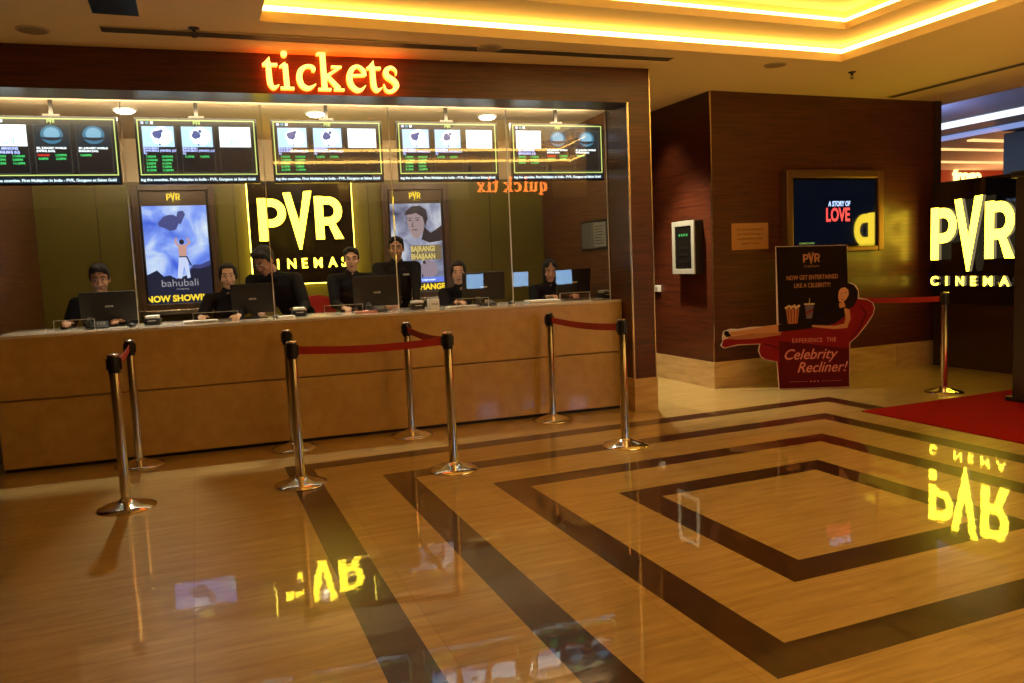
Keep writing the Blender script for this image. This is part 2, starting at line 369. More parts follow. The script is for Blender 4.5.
m = MB(); m.box(UL-0.1, UL, 0.4, VB, 0, 2.8, WOODI); S(B(m, 'wall_booth_left'))
m = MB(); m.box(UR-0.0, UR+0.06, 0.4, VB, 0, 2.8, WOODI); 
o = B(m, 'wall_booth_right'); S(o)
m = MB(); m.box(UL-0.1, 0.0, VB, VB+0.1, 0, 2.37, OLIVE); m.box(UL-0.1, 0.0, VB-0.01, VB+0.1, 2.37, 2.8, BEIGE)
for uu in (-4.85, -3.55, -2.15, -0.75): m.box(uu-0.003, uu+0.003, VB-0.004, VB, 0, 2.37, DARKW)
S(B(m, 'wall_booth_back'))
m = MB(); m.box(UL-0.1, UR, 0.4, VB, 2.80, 2.86, BEIGE); S(B(m, 'ceiling_booth'))
# passage right of the pillar and the long right-hand wall
CX, CY = 4.972, 6.838
m = MB(); m.box(CX, 8.16, CY, CY+0.15, 0.275, CEIL, WOOD)
for xx in (6.55,): m.box(xx-0.0015, xx+0.0015, CY-0.001, CY, 0.275, CEIL, DARKW)
S(m.build('wall_right'))
m = MB(); m.box(CX, CX+0.15, CY+0.15, 9.6, 0.275, CEIL, WOOD); S(m.build('wall_passage'))
m = MB(); m.box(CX-0.012, 8.17, CY-0.012, CY, 0, 0.275, SKIRT); m.box(CX-0.012, CX, CY, 9.6, 0, 0.275, SKIRT)
for xx in (5.8, 6.65, 7.5): m.box(xx-0.001, xx+0.001, CY-0.0135, CY-0.012, 0, 0.275, DARKW)
S(m.build('baseboard_right'))
m = MB(); m.box(3.7, CX+0.15, 9.6, 9.7, 0, CEIL, DARKW); S(m.build('wall_passage_end'))
m = MB(); m.box(CX-0.005, CX+0.006, CY-0.005, CY+0.006, 0.275, CEIL, TRIM); S(m.build('trim_3'))
m = MB(); m.box(8.06, 8.163, CY-0.02, CY, 0.275, CEIL, DARKW); S(m.build('trim_4'))
# mall beyond
MALLC = mat('mall_ceiling', (0.45, 0.47, 0.52), 0.6)
m = MB(); m.box(EX, 34, -6, 26, 3.9, 4.0, MALLC); S(m.build('ceiling_mall'))
m = MB(); m.box(8.3, 34, 26, 26.1, 0, 4.0, DARKW); S(m.build('wall_far'))
m = MB(); m.box(34, 34.1, -6, 26, 0, 4.0, DARKW); S(m.build('wall_far_right'))
STRIPW = emis('mall_strip_white', (0.75, 0.82, 1.0), 1.3); STRIPB = emis('mall_strip_blue', (0.35, 0.48, 1.0), 0.55); STRIPO = emis('mall_strip_amber', (1.0, 0.55, 0.2), 1.3)
for (xx, wd, mm, lb) in ((14.9, 0.55, STRIPW, 'white light strip on the blue mall ceiling'), (16.6, 0.5, STRIPB, 'dim blue light strip on the mall ceiling beside the white one')):
    m = MB(); m.box(xx-wd/2, xx+wd/2, 6, 22, 3.86, 3.9, mm); tag(m.build('ceiling_light_strip'), lb, 'light strip')
for (yy, xa, xb, wd, lb) in ((13.9, 17.6, 24, 0.18, 'short amber light strip nearest on the mall ceiling'), (15.3, 15, 27, 0.15, 'middle amber light strip on the mall ceiling'), (17.6, 15, 30, 0.2, 'farthest amber light strip on the mall ceiling')):
    m = MB(); m.box(xa, xb, yy-wd/2, yy+wd/2, 3.86, 3.9, STRIPO); tag(m.build('ceiling_light_strip'), lb, 'light strip')
m = MB(); m.box(17.4, 20.0, 10.5, 12.9, 0, 3.86, mat('grey_column', (0.16, 0.19, 0.17), 0.6)); S(m.build('wall_mall_column'))
sh = thing('shop_front', 'far shop front with dark red fascia and glowing yellow lettering', 'shop front', (24.0, 19.6, 0))
m = MB(); m.box(-4, 9, 0, 0.4, 2.9, 3.9, mat('red_fascia', (0.20, 0.035, 0.02), 0.5)); m.build('fascia', sh)
m = MB(); m.box(-4, 9, 0.4, 0.5, 0, 2.9, DARKW); m.build('shop_wall', sh)
text_mb('frogo', 0.60, emis('frogo_yellow', (1, 0.72, 0.2), 3.0), -0.06, -0.005, 0.0, 3.52, 'L', 0.018).build('lettering', sh)

# ------------------------------------------------------------------ TICKETS SIGN (letters as strokes, drawn on a 100-unit em)
def G(ch):
    g = {
    't': ([[(4,162,18),(104,165,18)], [(52,216,4),(46,190,20),(44,165,34),(46,60,38),(54,24,34),(74,8,24),(108,28,5)], [(4,160,4),(46,194,22)]], 108),
    'i': ([[(44,170,36),(48,8,36)], [(4,150,8),(30,163,22),(50,172,28)], [(4,7,16),(96,7,16)], [(40,240,21)]], 96),
    'c': ([[(132,34,22),(134,54,28),(112,66,24),(78,62,24),(46,36,36),(34,-4,40),(46,-48,38),(78,-68,30),(112,-64,20),(146,-42,5)]], 150),
    'k': ([[(48,178,38),(50,-70,38)], [(4,164,8),(30,172,20),(50,178,26)], [(6,-74,16),(96,-74,16)], [(160,78,14),(62,14,18)], [(104,84,14),(176,84,14)], [(72,20,26),(150,-68,36)], [(116,-74,14),(188,-74,14)]], 190),
    'e': ([[(34,16,16),(146,22,16)], [(142,18,26),(134,52,28),(96,76,20),(56,58,32),(34,12,40),(42,-40,38),(82,-72,30),(118,-68,18),(146,-42,5)]], 152),
    's': ([[(102,30,6),(100,58,12),(66,76,22),(30,56,34),(34,22,38),(82,-8,40),(100,-42,36),(66,-74,24),(24,-70,16),(8,-30,5)]], 112),
    'q': ([[(118,76,18),(84,72,22),(44,44,34),(32,0,40),(46,-50,38),(80,-66,26),(116,-44,14)], [(124,84,34),(124,-124,36)], [(88,-128,14),(164,-128,14)]], 168),
    'u': ([[(40,80,34),(42,-40,36),(66,-68,28),(104,-58,14),(126,-40,8)], [(6,82,14),(44,82,14)], [(128,80,34),(130,-70,36)], [(94,82,14),(132,82,14)], [(130,-72,14),(162,-72,14)]], 166),
    'x': ([[(28,78,34),(128,-70,34)], [(128,78,16),(28,-70,16)], [(4,82,13),(64,82,13)], [(96,82,13),(152,82,13)], [(4,-74,13),(62,-74,13)], [(92,-74,13),(154,-74,13)]], 158)}
    # t, i have baseline -22; the others -76 (their middle is z=0): bring all to baseline 0
    st, adv = g[ch]
    lift = 0 if ch in 'ti' else 80
    if ch in 'ces': st = [[(a, b*1.12, w_) for a, b, w_ in s_] for s_ in st]; lift = 88
    return [[(a, b+lift, w_) for a, b, w_ in s_] for s_ in st], adv
def dense(p, n=4):      # smooth a variable-width stroke
    if len(p) < 4: return p
    out = []
    for i in range(len(p)-1):
        a = p[max(i-1, 0)]; b = p[i]; c = p[i+1]; d = p[min(i+2, len(p)-1)]
        for k in range(n):
            t = k/n
            out.append(tuple(0.5*((2*b[j]) + (-a[j]+c[j])*t + (2*a[j]-5*b[j]+4*c[j]-d[j])*t*t + (-a[j]+3*b[j]-3*c[j]+d[j])*t**3) for j in range(3)))
    return out + [p[-1]]
def word(txt, width, m, side, parent, y0, y1, gap=5, hk=1.0):
    tot = sum((G(c)[1]+gap) if c != ' ' else 60 for c in txt); k = width/tot; x = 0
    for c in txt:
        if c == ' ': x += 60; continue
        st, adv = G(c); mb = MB()
        for s_ in st:
            if len(s_) == 1:
                a, b, r_ = s_[0]; mb.prism([((a+x+r_*cos(pi*q/10))*k, (b+r_*sin(pi*q/10))*k) for q in range(20)], y0, y1, m, side); continue
            mb.stroke([((a+x)*k, b*k, max(0.5, w_)*k) for a, b, w_ in dense(s_)], y0, y1, m, side)
        mb.build('letter', parent); x += adv+gap
ts = thing('tickets_sign', 'glowing orange serif letters spelling tickets on the dark fascia', 'sign', bp(-3.255, -0.0, 2.765), RZ)
word('tickets', 1.02, TKF, TKS, ts, -0.085, -0.03)
for q in (0.06, 0.95): m = MB(); m.tube([(q, -0.035, 0.03), (q, 0, 0.03)], 0.006, DARKM); m.build('standoff', ts)

# ------------------------------------------------------------------ COUNTER
CU0, CU1, CV = -5.27, -0.215, 0.22
ct = thing('ticket_counter', 'long tan stone ticket counter with a groove along its front', 'counter', (OX, OY, 0), RZ)
m = MB(); m.box(CU0, CU1, CV, CV+0.16, 0.545, 0.995, CTR); m.build('upper_panel', ct, bevel=0.004)
m = MB(); m.box(CU0, CU1, CV+0.012, CV+0.16, 0.03, 0.53, CTR); m.build('lower_panel', ct, bevel=0.004)
m = MB(); m.box(CU0, CU1, CV+0.025, CV+0.15, 0.53, 0.545, mat('groove_shade', (0.28, 0.16, 0.05), 0.5)); m.build('groove_strip', ct)  # counter stone painted darker here to give the groove its shadow line
m = MB(); m.box(CU0, CU1, CV+0.05, CV+0.16, 0.0, 0.03, KICK); m.build('toe_kick', ct)
m = MB(); m.box(CU0, CU1, CV-0.006, 1.02, 0.995, 1.018, TOPS); m.box(CU0, CU1, CV+0.16, 1.0, 0.96, 0.995, DARKW)
tag(B(m, 'countertop', bevel=0.003), 'pale stone countertop running along the ticket counter', 'countertop')

# glass partition: one pane between each pair of bright joints
J = [(-5.38), -4.30, -3.27, -2.235, -1.185, -0.215]
names = ['leftmost clear glass pane in front of the seated man at the left end', 'clear glass pane in front of the blue poster', 'clear glass pane in front of the bending man and yellow wall sign', 'clear glass pane in front of the second poster',
         'rightmost clear glass pane beside the pillar']
for i in range(5):
    g = thing('glass_partition', names[i], 'glass pane', bp(J[i], 0.45, 1.018), RZ, 'glass panes above the ticket counter')
    wd = J[i+1]-J[i]-0.004
    m = MB(); m.box(0.002, wd, -0.004, 0.004, 0.0, 1.735, GLASS); m.build('pane', g)
    m = MB(); m.box(wd-0.004, wd+0.003, -0.0055, 0.0055, 0.0, 1.735, ACRYE); m.build('edge_seal', g)

# ------------------------------------------------------------------ DISPLAYS above the counter
def tx(mb, *a, **k): return text_mb(*a, mb=mb, **k)
E_LIME = emis('screen_lime', (0.62, 0.80, 0.22), 1.1); E_BLU = emis('screen_sky', (0.40, 0.66, 1.0), 1.5); E_WHT = emis('screen_white', (0.80, 0.93, 1.0), 1.9)
E_GRN = emis('screen_green', (0.03, 0.42, 0.10), 1.7); E_RED = emis('screen_red', (0.8, 0.04, 0.03), 1.0); E_TXT = emis('screen_text', (0.40, 0.50, 1.0), 1.8)
E_NAVY = emis('screen_navy', (0.004, 0.014, 0.035), 1.0); E_BG = emis('screen_black', (0.004, 0.006, 0.010), 1.0); E_GREY = emis('screen_line', (0.25, 0.26, 0.2), 0.6)
E_DKB = emis('screen_dark_blue', (0.10, 0.14, 0.45), 0.8); E_CYAN = emis('screen_cyan', (0.06, 0.40, 0.62), 1.0); E_TKR = emis('ticker_text', (0.70, 0.92, 1.0), 1.3)
def blob(mb, cx, cz, r, y, m, k=12, sd=1, sq=1.0, j=0.3):
    rr = random.Random(sd); mb.prism([(cx+r*(1+j*(rr.random()-0.5)*2)*cos(2*pi*i/k), cz+sq*r*(1+j*(rr.random()-0.5)*2)*sin(2*pi*i/k)) for i in range(k)], y-0.0006, y, m)
def display(u0, kind, label):
    W, H = 0.925, 0.525
    t = thing('menu_display', label, 'display screen', bp(u0+W/2, 0.62, 2.145), RZ, 'showtime screens above the counter')
    m = MB(); m.box(-W/2, W/2, 0, 0.045, 0, H, BLACK); m.build('housing', t, bevel=0.004)
    m = MB(); m.box(-0.06, 0.06, 0.03, 0.06, H-0.2, H+0.02, DARKM); m.box(-0.015, 0.015, 0.035, 0.055, H, 0.655, DARKM); m.build('ceiling_bracket', t)
    s = MB(); y = -0.001
    s.box(-W/2+0.012, W/2-0.012, y, 0.0, 0.012, H-0.012, E_BG)
    s.box(-W/2+0.012, W/2-0.012, y-0.0005, y, 0.012, 0.058, E_NAVY)
    a, b, c, d = -W/2+0.018, W/2-0.018, 0.070, H-0.018; q = 0.0085; y1 = y-0.001
    s.box(a, b, y1, y, c, c+q, E_LIME); s.box(a, b, y1, y, d-q, d, E_LIME); s.box(a, a+q, y1, y, c+q, d-q, E_LIME); s.box(b-q, b, y1, y, c+q, d-q, E_LIME)
    small_logo(0.055, 0, H-0.055, E_LIME, y-0.001, s)
    for k, e in enumerate((E_TXT, E_CYAN, E_WHT)): s.box(a+0.03+k*0.035, a+0.05+k*0.035, y1, y, d-0.035, d-0.015, e)
    cw = 0.262
    for k in range(3):
        x0_ = a+0.028+k*0.290; x1_ = x0_+cw-0.012; zt = d-0.048; zb = c+0.018
        for bx in ((x0_, x0_+0.002, zb, zt), (x1_-0.002, x1_, zb, zt), (x0_, x1_, zb, zb+0.002), (x0_, x1_, zt-0.002, zt)): s.box(bx[0], bx[1], y1, y, bx[2], bx[3], E_GREY)
        typ = kind[k]; zm = zt-0.165; xc = (x0_+x1_)/2
        if typ == 'blue':
            s.box(x0_+0.006, x1_-0.010, y1, y, zm, zt-0.004, E_BLU); blob(s, xc+0.025, zm+0.085, 0.085, y1-0.0002, E_WHT, 14, 31, 0.85, 0.12)
            blob(s, xc-0.01, zm+0.095, 0.032, y1-0.0004, E_DKB, 11, 5+k); blob(s, xc+0.022, zm+0.125, 0.014, y1-0.0004, E_DKB, 7, 6)
            blob(s, xc+0.005, zm+0.02, 0.008, y1-0.0004, E_DKB, 7, 6)
            tx(s, 'BAHUBALI', 0.0245, E_TXT, y1-0.0002, y, x=x0_+0.006, z=zm-0.018, align='L', bold=0.0006)
            tx(s, 'BAHUBALI (HINDI) (U/', 0.0245, E_TXT, y1-0.0002, y, x=x0_+0.006, z=zm-0.038, align='L', bold=0.0006)
            tx(s, 'A)', 0.0245, E_TXT, y1-0.0002, y, x=x0_+0.006, z=zm-0.058, align='L', bold=0.0006)
            rows = [('1:30AM', '10:45AM'), ('11:30AM', '12:30PM'), ('2:30PM', '4:15PM'), ('6:15PM', '7:30PM'), ('8:15PM', '11:00PM')] if k == 0 else [('3:15PM', '9:45PM')]
            for r_, (p, q_) in enumerate(rows):
                for xx, tt in ((x0_+0.02, p), (x0_+0.135, q_)): tx(s, tt, 0.023, E_GRN, y1-0.0002, y, x=xx, z=zm-0.085-r_*0.027, align='L', bold=0.001)
        elif typ == 'white':
            s.box(x0_+0.004, x1_-0.006, y1, y, zm, zt-0.004, E_WHT)
            for q_ in range(11):
                s.stroke([(x0_+0.03+q_*0.015, zm+0.012, 0.006), (x0_+0.036+q_*0.015, zm+0.03+0.045*random.random(), 0.005)], y1-0.0004, y1, E_CYAN if q_ % 3 else E_TXT)
            if kind[0] == 'white':
                tx(s, '3D, MINIONS', 0.027, E_TXT, y1-0.0002, y, x=x0_+0.02, z=zm-0.026, align='L', bold=0.001); tx(s, '(ENGLISH) (U)', 0.027, E_TXT, y1-0.0002, y, x=x0_+0.02, z=zm-0.054, align='L', bold=0.001)
                for r_ in range(3):
                    for xx, tt in ((x0_+0.02, ('9:00AM', '2:45PM', '8:20PM')[r_]), (x0_+0.135, ('11:40AM', '5:50PM', '11:15PM')[r_])): tx(s, tt, 0.023, E_GRN, y1-0.0002, y, x=xx, z=zm-0.083-r_*0.027, align='L', bold=0.001)
        else:
            s.box(x0_+0.004, x1_-0.004, y1, y, zm, zt-0.004, emis('screen_teal', (0.003, 0.018, 0.034), 1.0))
            s.prism([(xc+0.078*cos(2*pi*i/24), zm+0.088+0.070*sin(2*pi*i/24)) for i in range(24)], y1-0.0004, y1, emis('screen_glow', (0.04, 0.20, 0.34), 1.0))
            s.prism([(xc+0.055*cos(2*pi*i/24), zm+0.095+0.048*sin(2*pi*i/24)) for i in range(24)], y1-0.0008, y1, emis('screen_globe', (0.22, 0.50, 0.72), 1.0))
            s.prism([(xc-0.095, zm+0.07), (xc-0.05, zm+0.05), (xc, zm+0.042), (xc+0.05, zm+0.05), (xc+0.095, zm+0.07), (xc, zm+0.068)], y1-0.0012, y1, E_NAVY)
            tx(s, '3D, JURASSIC WORLD', 0.021, E_WHT, y1-0.0002, y, x=x0_+0.012, z=zm-0.020, align='L', bold=0.0006)
            tx(s, '(HINDI) (U/A)' if k == 1 else 'ENGLISH (U/A)', 0.021, E_WHT, y1-0.0002, y, x=x0_+0.012, z=zm-0.042, align='L', bold=0.0006)
            if k == 1:
                tx(s, '10:00AM', 0.023, E_RED, y1-0.0002, y, x=x0_+0.012, z=zm-0.075, align='L', bold=0.001); tx(s, '12:30PM', 0.023, E_GRN, y1-0.0002, y, x=x0_+0.135, z=zm-0.075, align='L', bold=0.001)
                tx(s, '4:00PM', 0.023, E_GRN, y1-0.0002, y, x=x0_+0.018, z=zm-0.102, align='L', bold=0.001); tx(s, '6:30PM', 0.023, E_GRN, y1-0.0002, y, x=x0_+0.14, z=zm-0.102, align='L', bold=0.001)
            else: tx(s, '10:00PM', 0.023, E_GRN, y1-0.0002, y, x=x0_+0.018, z=zm-0.075, align='L', bold=0.001)
    tx(s, 'ing the counties. First Multiplex in India - PVR, Gurgaon at Saket Gold', 0.029, E_TKR, y1-0.0004, y, x=-W/2+0.016, z=0.025, align='L', bold=0.0012, sx=1.06)
    s.build('screen', t)
display(-5.28, ('white', 'globe', 'globe'), 'leftmost showtime screen, cut by the picture edge, above the seated man')
display(-4.233, ('blue', 'blue', 'white'), 'showtime screen above the blue poster')
display(-3.197, ('blue', 'blue', 'white'), 'showtime screen above the yellow wall sign')
display(-2.145, ('blue', 'blue', 'white'), 'showtime screen above the second movie poster')
display(-1.09, ('white', 'globe', 'globe'), 'rightmost showtime screen beside the pillar, two round blue pictures')

# downlights in the booth
for i, (u, v) in enumerate(DL + [(-3.6, 2.0)][:0]):
    t = thing('downlight', 'bright recessed downlight in the ticket office ceiling, %s of the three' % ('left', 'middle', 'right')[i], 'downlight', bp(u, v, 2.8), RZ, 'ticket office downlights')
    m = MB(); m.lathe([(0.095, 0.0), (0.095, -0.012), (0.080, -0.014), (0.078, 0.0)], WHITE); m.build('ring', t)
    m = MB(); m.lathe([(0.074, -0.004), (0.070, -0.022), (0.04, -0.034), (0.001, -0.037)], LAMP); m.build('lamp', t)

# ------------------------------------------------------------------ POSTERS in the booth
def noise_emit(name, cols, scale, s, mscale=(1,1,1)):
    m, nt, b = nmat(name); N = nt.nodes.new; L = nt.links.new
    tc = N('ShaderNodeTexCoord'); mp = N('ShaderNodeMapping'); mp.inputs['Scale'].default_value = mscale; L(tc.outputs['Object'], mp.inputs[0])
    n = N('ShaderNodeTexNoise'); n.inputs['Scale'].default_value = scale; n.inputs['Detail'].default_value = 6; n.inputs['Distortion'].default_value = 0.6; L(mp.outputs[0], n.inputs[0])
    r = N('ShaderNodeValToRGB'); L(n.outputs['Fac'], r.inputs[0])
    r.color_ramp.elements[0].position = 0.32; r.color_ramp.elements[1].position = 0.68
    r.color_ramp.elements[0].color = cols[0]+(1,); r.color_ramp.elements[1].color = cols[-1]+(1,)
    if len(cols) == 3: e = r.color_ramp.elements.new(0.5); e.color = cols[1]+(1,)
    L(r.outputs[0], b.inputs['Emission Color']); b.inputs['Emission Strength'].default_value = s; b.inputs['Base Color'].default_value = (0.02,0.02,0.02,1); b.inputs['Roughness'].default_value = 0.2
    return m
def poster(u0, u1, z0, z1, art, label):
    W = u1-u0; H = z1-z0
    t = thing('movie_poster', label, 'poster', bp((u0+u1)/2, VB-0.075, z0), RZ)
    m = MB(); f = 0.065
    m.box(-W/2, -W/2+f, 0, 0.07, 0, H, FRAMEW); m.box(W/2-f, W/2, 0, 0.07, 0, H, FRAMEW); m.box(-W/2+f, W/2-f, 0, 0.07, H-f, H, FRAMEW); m.box(-W/2+f, W/2-f, 0, 0.07, 0.045, f+0.045, FRAMEW)
    g = 0.02
    m.box(-W/2+f, -W/2+f+g, 0.02, 0.06, 0.08, H-f, DARKM); m.box(W/2-f-g, W/2-f, 0.02, 0.06, 0.08, H-f, DARKM)
    m.build('frame', t, bevel=0.005)
    m = MB(); m.box(-W/2, W/2, -0.03, 0.07, 0, 0.045, TRIM); m.build('ledge', t, bevel=0.003)
    x0_, x1_, za, zb = -W/2+f+g, W/2-f-g, f+0.045, H-f
    s = MB(); y = 0.03
    s.box(x0_, x1_, y, 0.06, za, zb, mat('poster_brown', (0.10, 0.06, 0.03), 0.3))
    small_logo(0.13, 0, zb-0.095, emis('poster_yellow', (1, 0.72, 0.03), 1.0), y-0.002, s)
    tx(s, 'CINEMAS', 0.022, emis('poster_gold_dim', (0.5, 0.35, 0.05), 0.6), y-0.002, y, x=0, z=zb-0.125, align='C', spacing=1.4)
    zt = zb-0.15; PY = MATS['poster_yellow']
    if art == 1:
        s.box(x0_+0.005, x1_-0.005, y-0.002, y, za+0.10, zt, noise_emit('poster_sky', ((0.05,0.12,0.75), (0.22,0.36,1.0), (0.70,0.85,1.0)), 3.2, 0.95, (1,1,1)))
        NV = emis('poster_navy', (0.006, 0.010, 0.035), 1.0); MB_ = emis('poster_mid_blue', (0.035, 0.05, 0.22), 1.0)
        zr = za+0.10
        s.prism([(x0_+0.005, zr), (x1_-0.005, zr), (x1_-0.005, zr+0.28), (0.20, zr+0.245), (0.13, zr+0.255), (0.08, zr+0.19), (0.02, zr+0.165), (-0.03, zr+0.15), (-0.09, zr+0.19), (-0.15, zr+0.18), (-0.21, zr+0.245), (x0_+0.005, zr+0.20)], y-0.003, y, NV)
        s.prism([(0.06, zr+0.20), (x1_-0.005, zr+0.18), (x1_-0.005, zr+0.33), (0.21, zr+0.29), (0.14, zr+0.29)], y-0.0025, y, MB_)
        blob(s, -0.055, zt-0.17, 0.105, y-0.003, MB_, 12, 21, 0.75, 0.2)
        s.prism([(0.0, zt-0.16), (0.03, zt-0.06), (0.08, zt-0.05), (0.10, zt-0.09), (0.05, zt-0.19)], y-0.003, y, MB_)
        fy = zr+0.16; SK = emis('poster_figure', (0.55, 0.30, 0.25), 1.0)
        s.prism([(0.012, fy+0.22), (0.008, fy+0.30), (0.015, fy+0.335), (0.085, fy+0.335), (0.088, fy+0.29), (0.078, fy+0.22)], y-0.0035, y, SK)
        s.ell((0.045, y-0.003, fy+0.365), (0.024, 0.001, 0.027), NV)
        s.stroke([(0.085, fy+0.325, 0.02), (0.12, fy+0.36, 0.018), (0.10, fy+0.41, 0.015)], y-0.0035, y, SK); s.stroke([(0.015, fy+0.325, 0.02), (-0.015, fy+0.37, 0.018), (0.0, fy+0.41, 0.015)], y-0.0035, y, SK)
        s.prism([(0.01, fy+0.225), (0.085, fy+0.225), (0.105, fy+0.0), (0.075, fy-0.01), (0.05, fy+0.12), (0.02, fy-0.01), (-0.02, fy)], y-0.0035, y, emis('poster_cloth', (0.55, 0.65, 0.95), 1.0))
        s.stroke([(0.01, fy+0.215, 0.012), (0.088, fy+0.215, 0.012)], y-0.004, y, NV); s.stroke([(0.08, fy+0.22, 0.012), (0.12, fy+0.12, 0.016)], y-0.004, y, NV)
        tx(s, 'bahubali', 0.105, emis('poster_silver', (0.36, 0.36, 0.42), 1.0), y-0.0045, y, x=0, z=zr+0.075, align='C', bold=-0.0008, sx=1.05)
        tx(s, 'the beginning', 0.022, MATS['poster_silver'], y-0.0045, y, x=0.02, z=zr+0.04, align='C')
        s.box(x0_+0.005, x1_-0.005, y-0.002, y, za, za+0.10, NV)
        tx(s, 'NOW SHOWING', 0.088, PY, y-0.0045, y, x=0.0, z=za+0.022, align='C', bold=0.0035, sx=0.98)
    else:
        s.box(x0_+0.005, x1_-0.005, y-0.002, y, za+0.10, zt, noise_emit('poster_grey', ((0.05,0.05,0.13), (0.32,0.35,0.52), (0.80,0.88,1.0)), 3.0, 0.75))
        DK = emis('poster_dark', (0.020, 0.014, 0.020), 1.0); SK = emis('poster_face', (0.30, 0.22, 0.24), 1.0)
        hz = zt-0.20
        s.prism([(-0.10,hz+0.06), (-0.085,hz+0.09), (0.05,hz+0.09), (0.09,hz+0.0), (0.08,hz-0.10), (0.02,hz-0.19), (-0.035,hz-0.185), (-0.075,hz-0.11), (-0.10,hz-0.03)], y-0.003, y, SK)
        s.prism([(-0.13,hz+0.075), (-0.11,hz+0.12), (-0.04,hz+0.17), (0.05,hz+0.175), (0.12,hz+0.13), (0.135,hz+0.03), (0.10,hz-0.06), (0.075,hz+0.05), (0.0,hz+0.095), (-0.06,hz+0.08)], y-0.0035, y, DK)
        for e in (-0.07, 0.015): s.stroke([(e-0.022, hz+0.012, 0.004), (e, hz+0.018, 0.014), (e+0.024, hz+0.012, 0.004)], y-0.004, y, DK); s.stroke([(e-0.03, hz+0.038, 0.008), (e+0.028, hz+0.042, 0.008)], y-0.004, y, DK)
        s.stroke([(-0.035, hz-0.0, 0.006), (-0.05, hz-0.055, 0.012), (-0.025, hz-0.06, 0.008)], y-0.004, y, DK); s.stroke([(-0.055, hz-0.095, 0.005), (-0.02, hz-0.09, 0.012), (0.02, hz-0.097, 0.005)], y-0.004, y, DK)
        s.prism([(0.09, hz-0.06), (0.16, hz-0.13), (x1_-0.005, hz-0.05), (x1_-0.005, hz-0.22), (0.14, hz-0.24), (0.05, hz-0.20)], y-0.003, y, DK)
        GL = emis('poster_title_gold', (0.62, 0.50, 0.16), 1.0)
        for q_, (tt, zz) in enumerate((('BAJRANGI', hz-0.34), ('BHAIJAAN', hz-0.425))):
            s.box(-0.075, x1_-0.02, y-0.0035, y, zz-0.006, zz+0.074, emis('poster_olive', (0.16, 0.12, 0.05), 1.0)); tx(s, tt, 0.085, GL, y-0.005, y, x=0.06, z=zz+0.006, align='C', bold=0.003, sx=0.72)
        bz = za+0.10
        blob(s, 0.12, bz+0.15, 0.10, y-0.003, emis('poster_mauve', (0.25, 0.20, 0.26), 1.0), 14, 9, 1.1, 0.15)
        s.prism([(0.03,bz+0.05),(0.11,bz+0.05),(0.10,bz+0.16),(0.09,bz+0.20),(0.05,bz+0.20),(0.035,bz+0.15)], y-0.0035, y, DK); s.ell((0.07, y-0.003, bz+0.225), (0.02, 0.001, 0.024), DK)
        s.box(x0_+0.005, x1_-0.005, y-0.004, y, bz, bz+0.06, emis('poster_text_blue', (0.12, 0.20, 0.75), 1.0)); tx(s, 'A FILM BY KABIR KHAN', 0.026, E_WHT, y-0.005, y, x=0.05, z=bz+0.02, align='C')
        s.box(x0_+0.005, x1_-0.005, y-0.002, y, za, za+0.10, DK)
        tx(s, 'DATE CHANGE', 0.088, PY, y-0.0045, y, x=0.0, z=za+0.022, align='C', bold=0.0035, sx=0.98)
    s.build('artwork', t)
poster(-4.525, -3.735, 1.02, 2.34, 1, 'lit blue film poster in a brown frame marked now showing')
poster(-2.01, -1.255, 1.01, 2.32, 2, 'lit grey film poster with a man\'s face behind the standing clerk')

CIN = list(zip('CINEMAS', (0.045, 0.19, 0.346, 0.494, 0.654, 0.827, 0.963)))
# ------------------------------------------------------------------ PVR WALL SIGN in the booth
t = thing('logo_sign', 'glowing yellow logo lettering on a dark backlit board inside the ticket office', 'sign', bp(-2.875, VB-0.03, 1.275), RZ)
m = MB(); m.box(-0.535, 0.535, -0.06, -0.035, 0, 1.08, mat('sign_brown', (0.020, 0.012, 0.006), 0.12, coat=0.5)); m.build('backboard', t, bevel=0.002)
m = MB(); 
m.box(-0.545, -0.530, -0.034, -0.012, 0, 1.08, HALO); m.box(0.530, 0.545, -0.034, -0.012, 0, 1.08, HALO); m.box(-0.53, 0.53, -0.034, -0.012, -0.008, 0.006, HALO); m.build('halo_light', t)
m = MB(); m.box(-0.4, 0.4, -0.035, 0.03, 0.3, 0.8, BLACK); m.build('mounting_frame', t)
for q in logo_letters(0.87, YEL, YELS, -0.115, -0.065):
    q.v = [(a-0.445, b, c+0.46) for a, b, c in q.v]; q.build('letter', t)
for ch, cx_ in CIN: text_mb(ch, 0.145, YEL, -0.10, -0.062, -0.445+cx_*0.89, 0.165, 'C', 0.0035, 0.90, side=YELS).build('letter', t)

# ------------------------------------------------------------------ RIGHT SIGN BOARD (plane X = 7.95, faces -X)
t = thing('logo_sign', 'tall black sign panel with glowing yellow logo lettering near the red carpet', 'sign', (7.95, 6.70, 0), RD(-90))
# local x runs towards the viewer (world -Y), local -y faces world -X
m = MB(); m.box(-0.05, 1.55, 0, 0.12, 0.72, 2.10, mat('sign_black', (0.006, 0.005, 0.004), 0.05, coat=1.0)); m.build('backboard', t, bevel=0.003)
m = MB(); m.box(-0.03, 1.55, 0.01, 0.12, 0.0, 0.72, DARKW); m.build('base_panel', t)
for q in logo_letters(1.0, YEL, YELS, -0.10, -0.055):
    q.v = [(a+0.02, b, c*1.15+1.225) for a, b, c in q.v]; q.build('letter', t)
for ch, cx_ in CIN: text_mb(ch, 0.140, YEL, -0.10, -0.06, 0.02+cx_*1.08, 0.94, 'C', 0.0045, 1.05, side=YELS).build('letter', t)
for xx, zz in ((0.08, 1.5), (0.48, 1.6), (0.76, 1.5), (0.15, 0.98), (0.9, 0.98)): m = MB(); m.tube([(xx, -0.06, zz), (xx, 0.0, zz)], 0.008, DARKM); m.build('standoff', t)

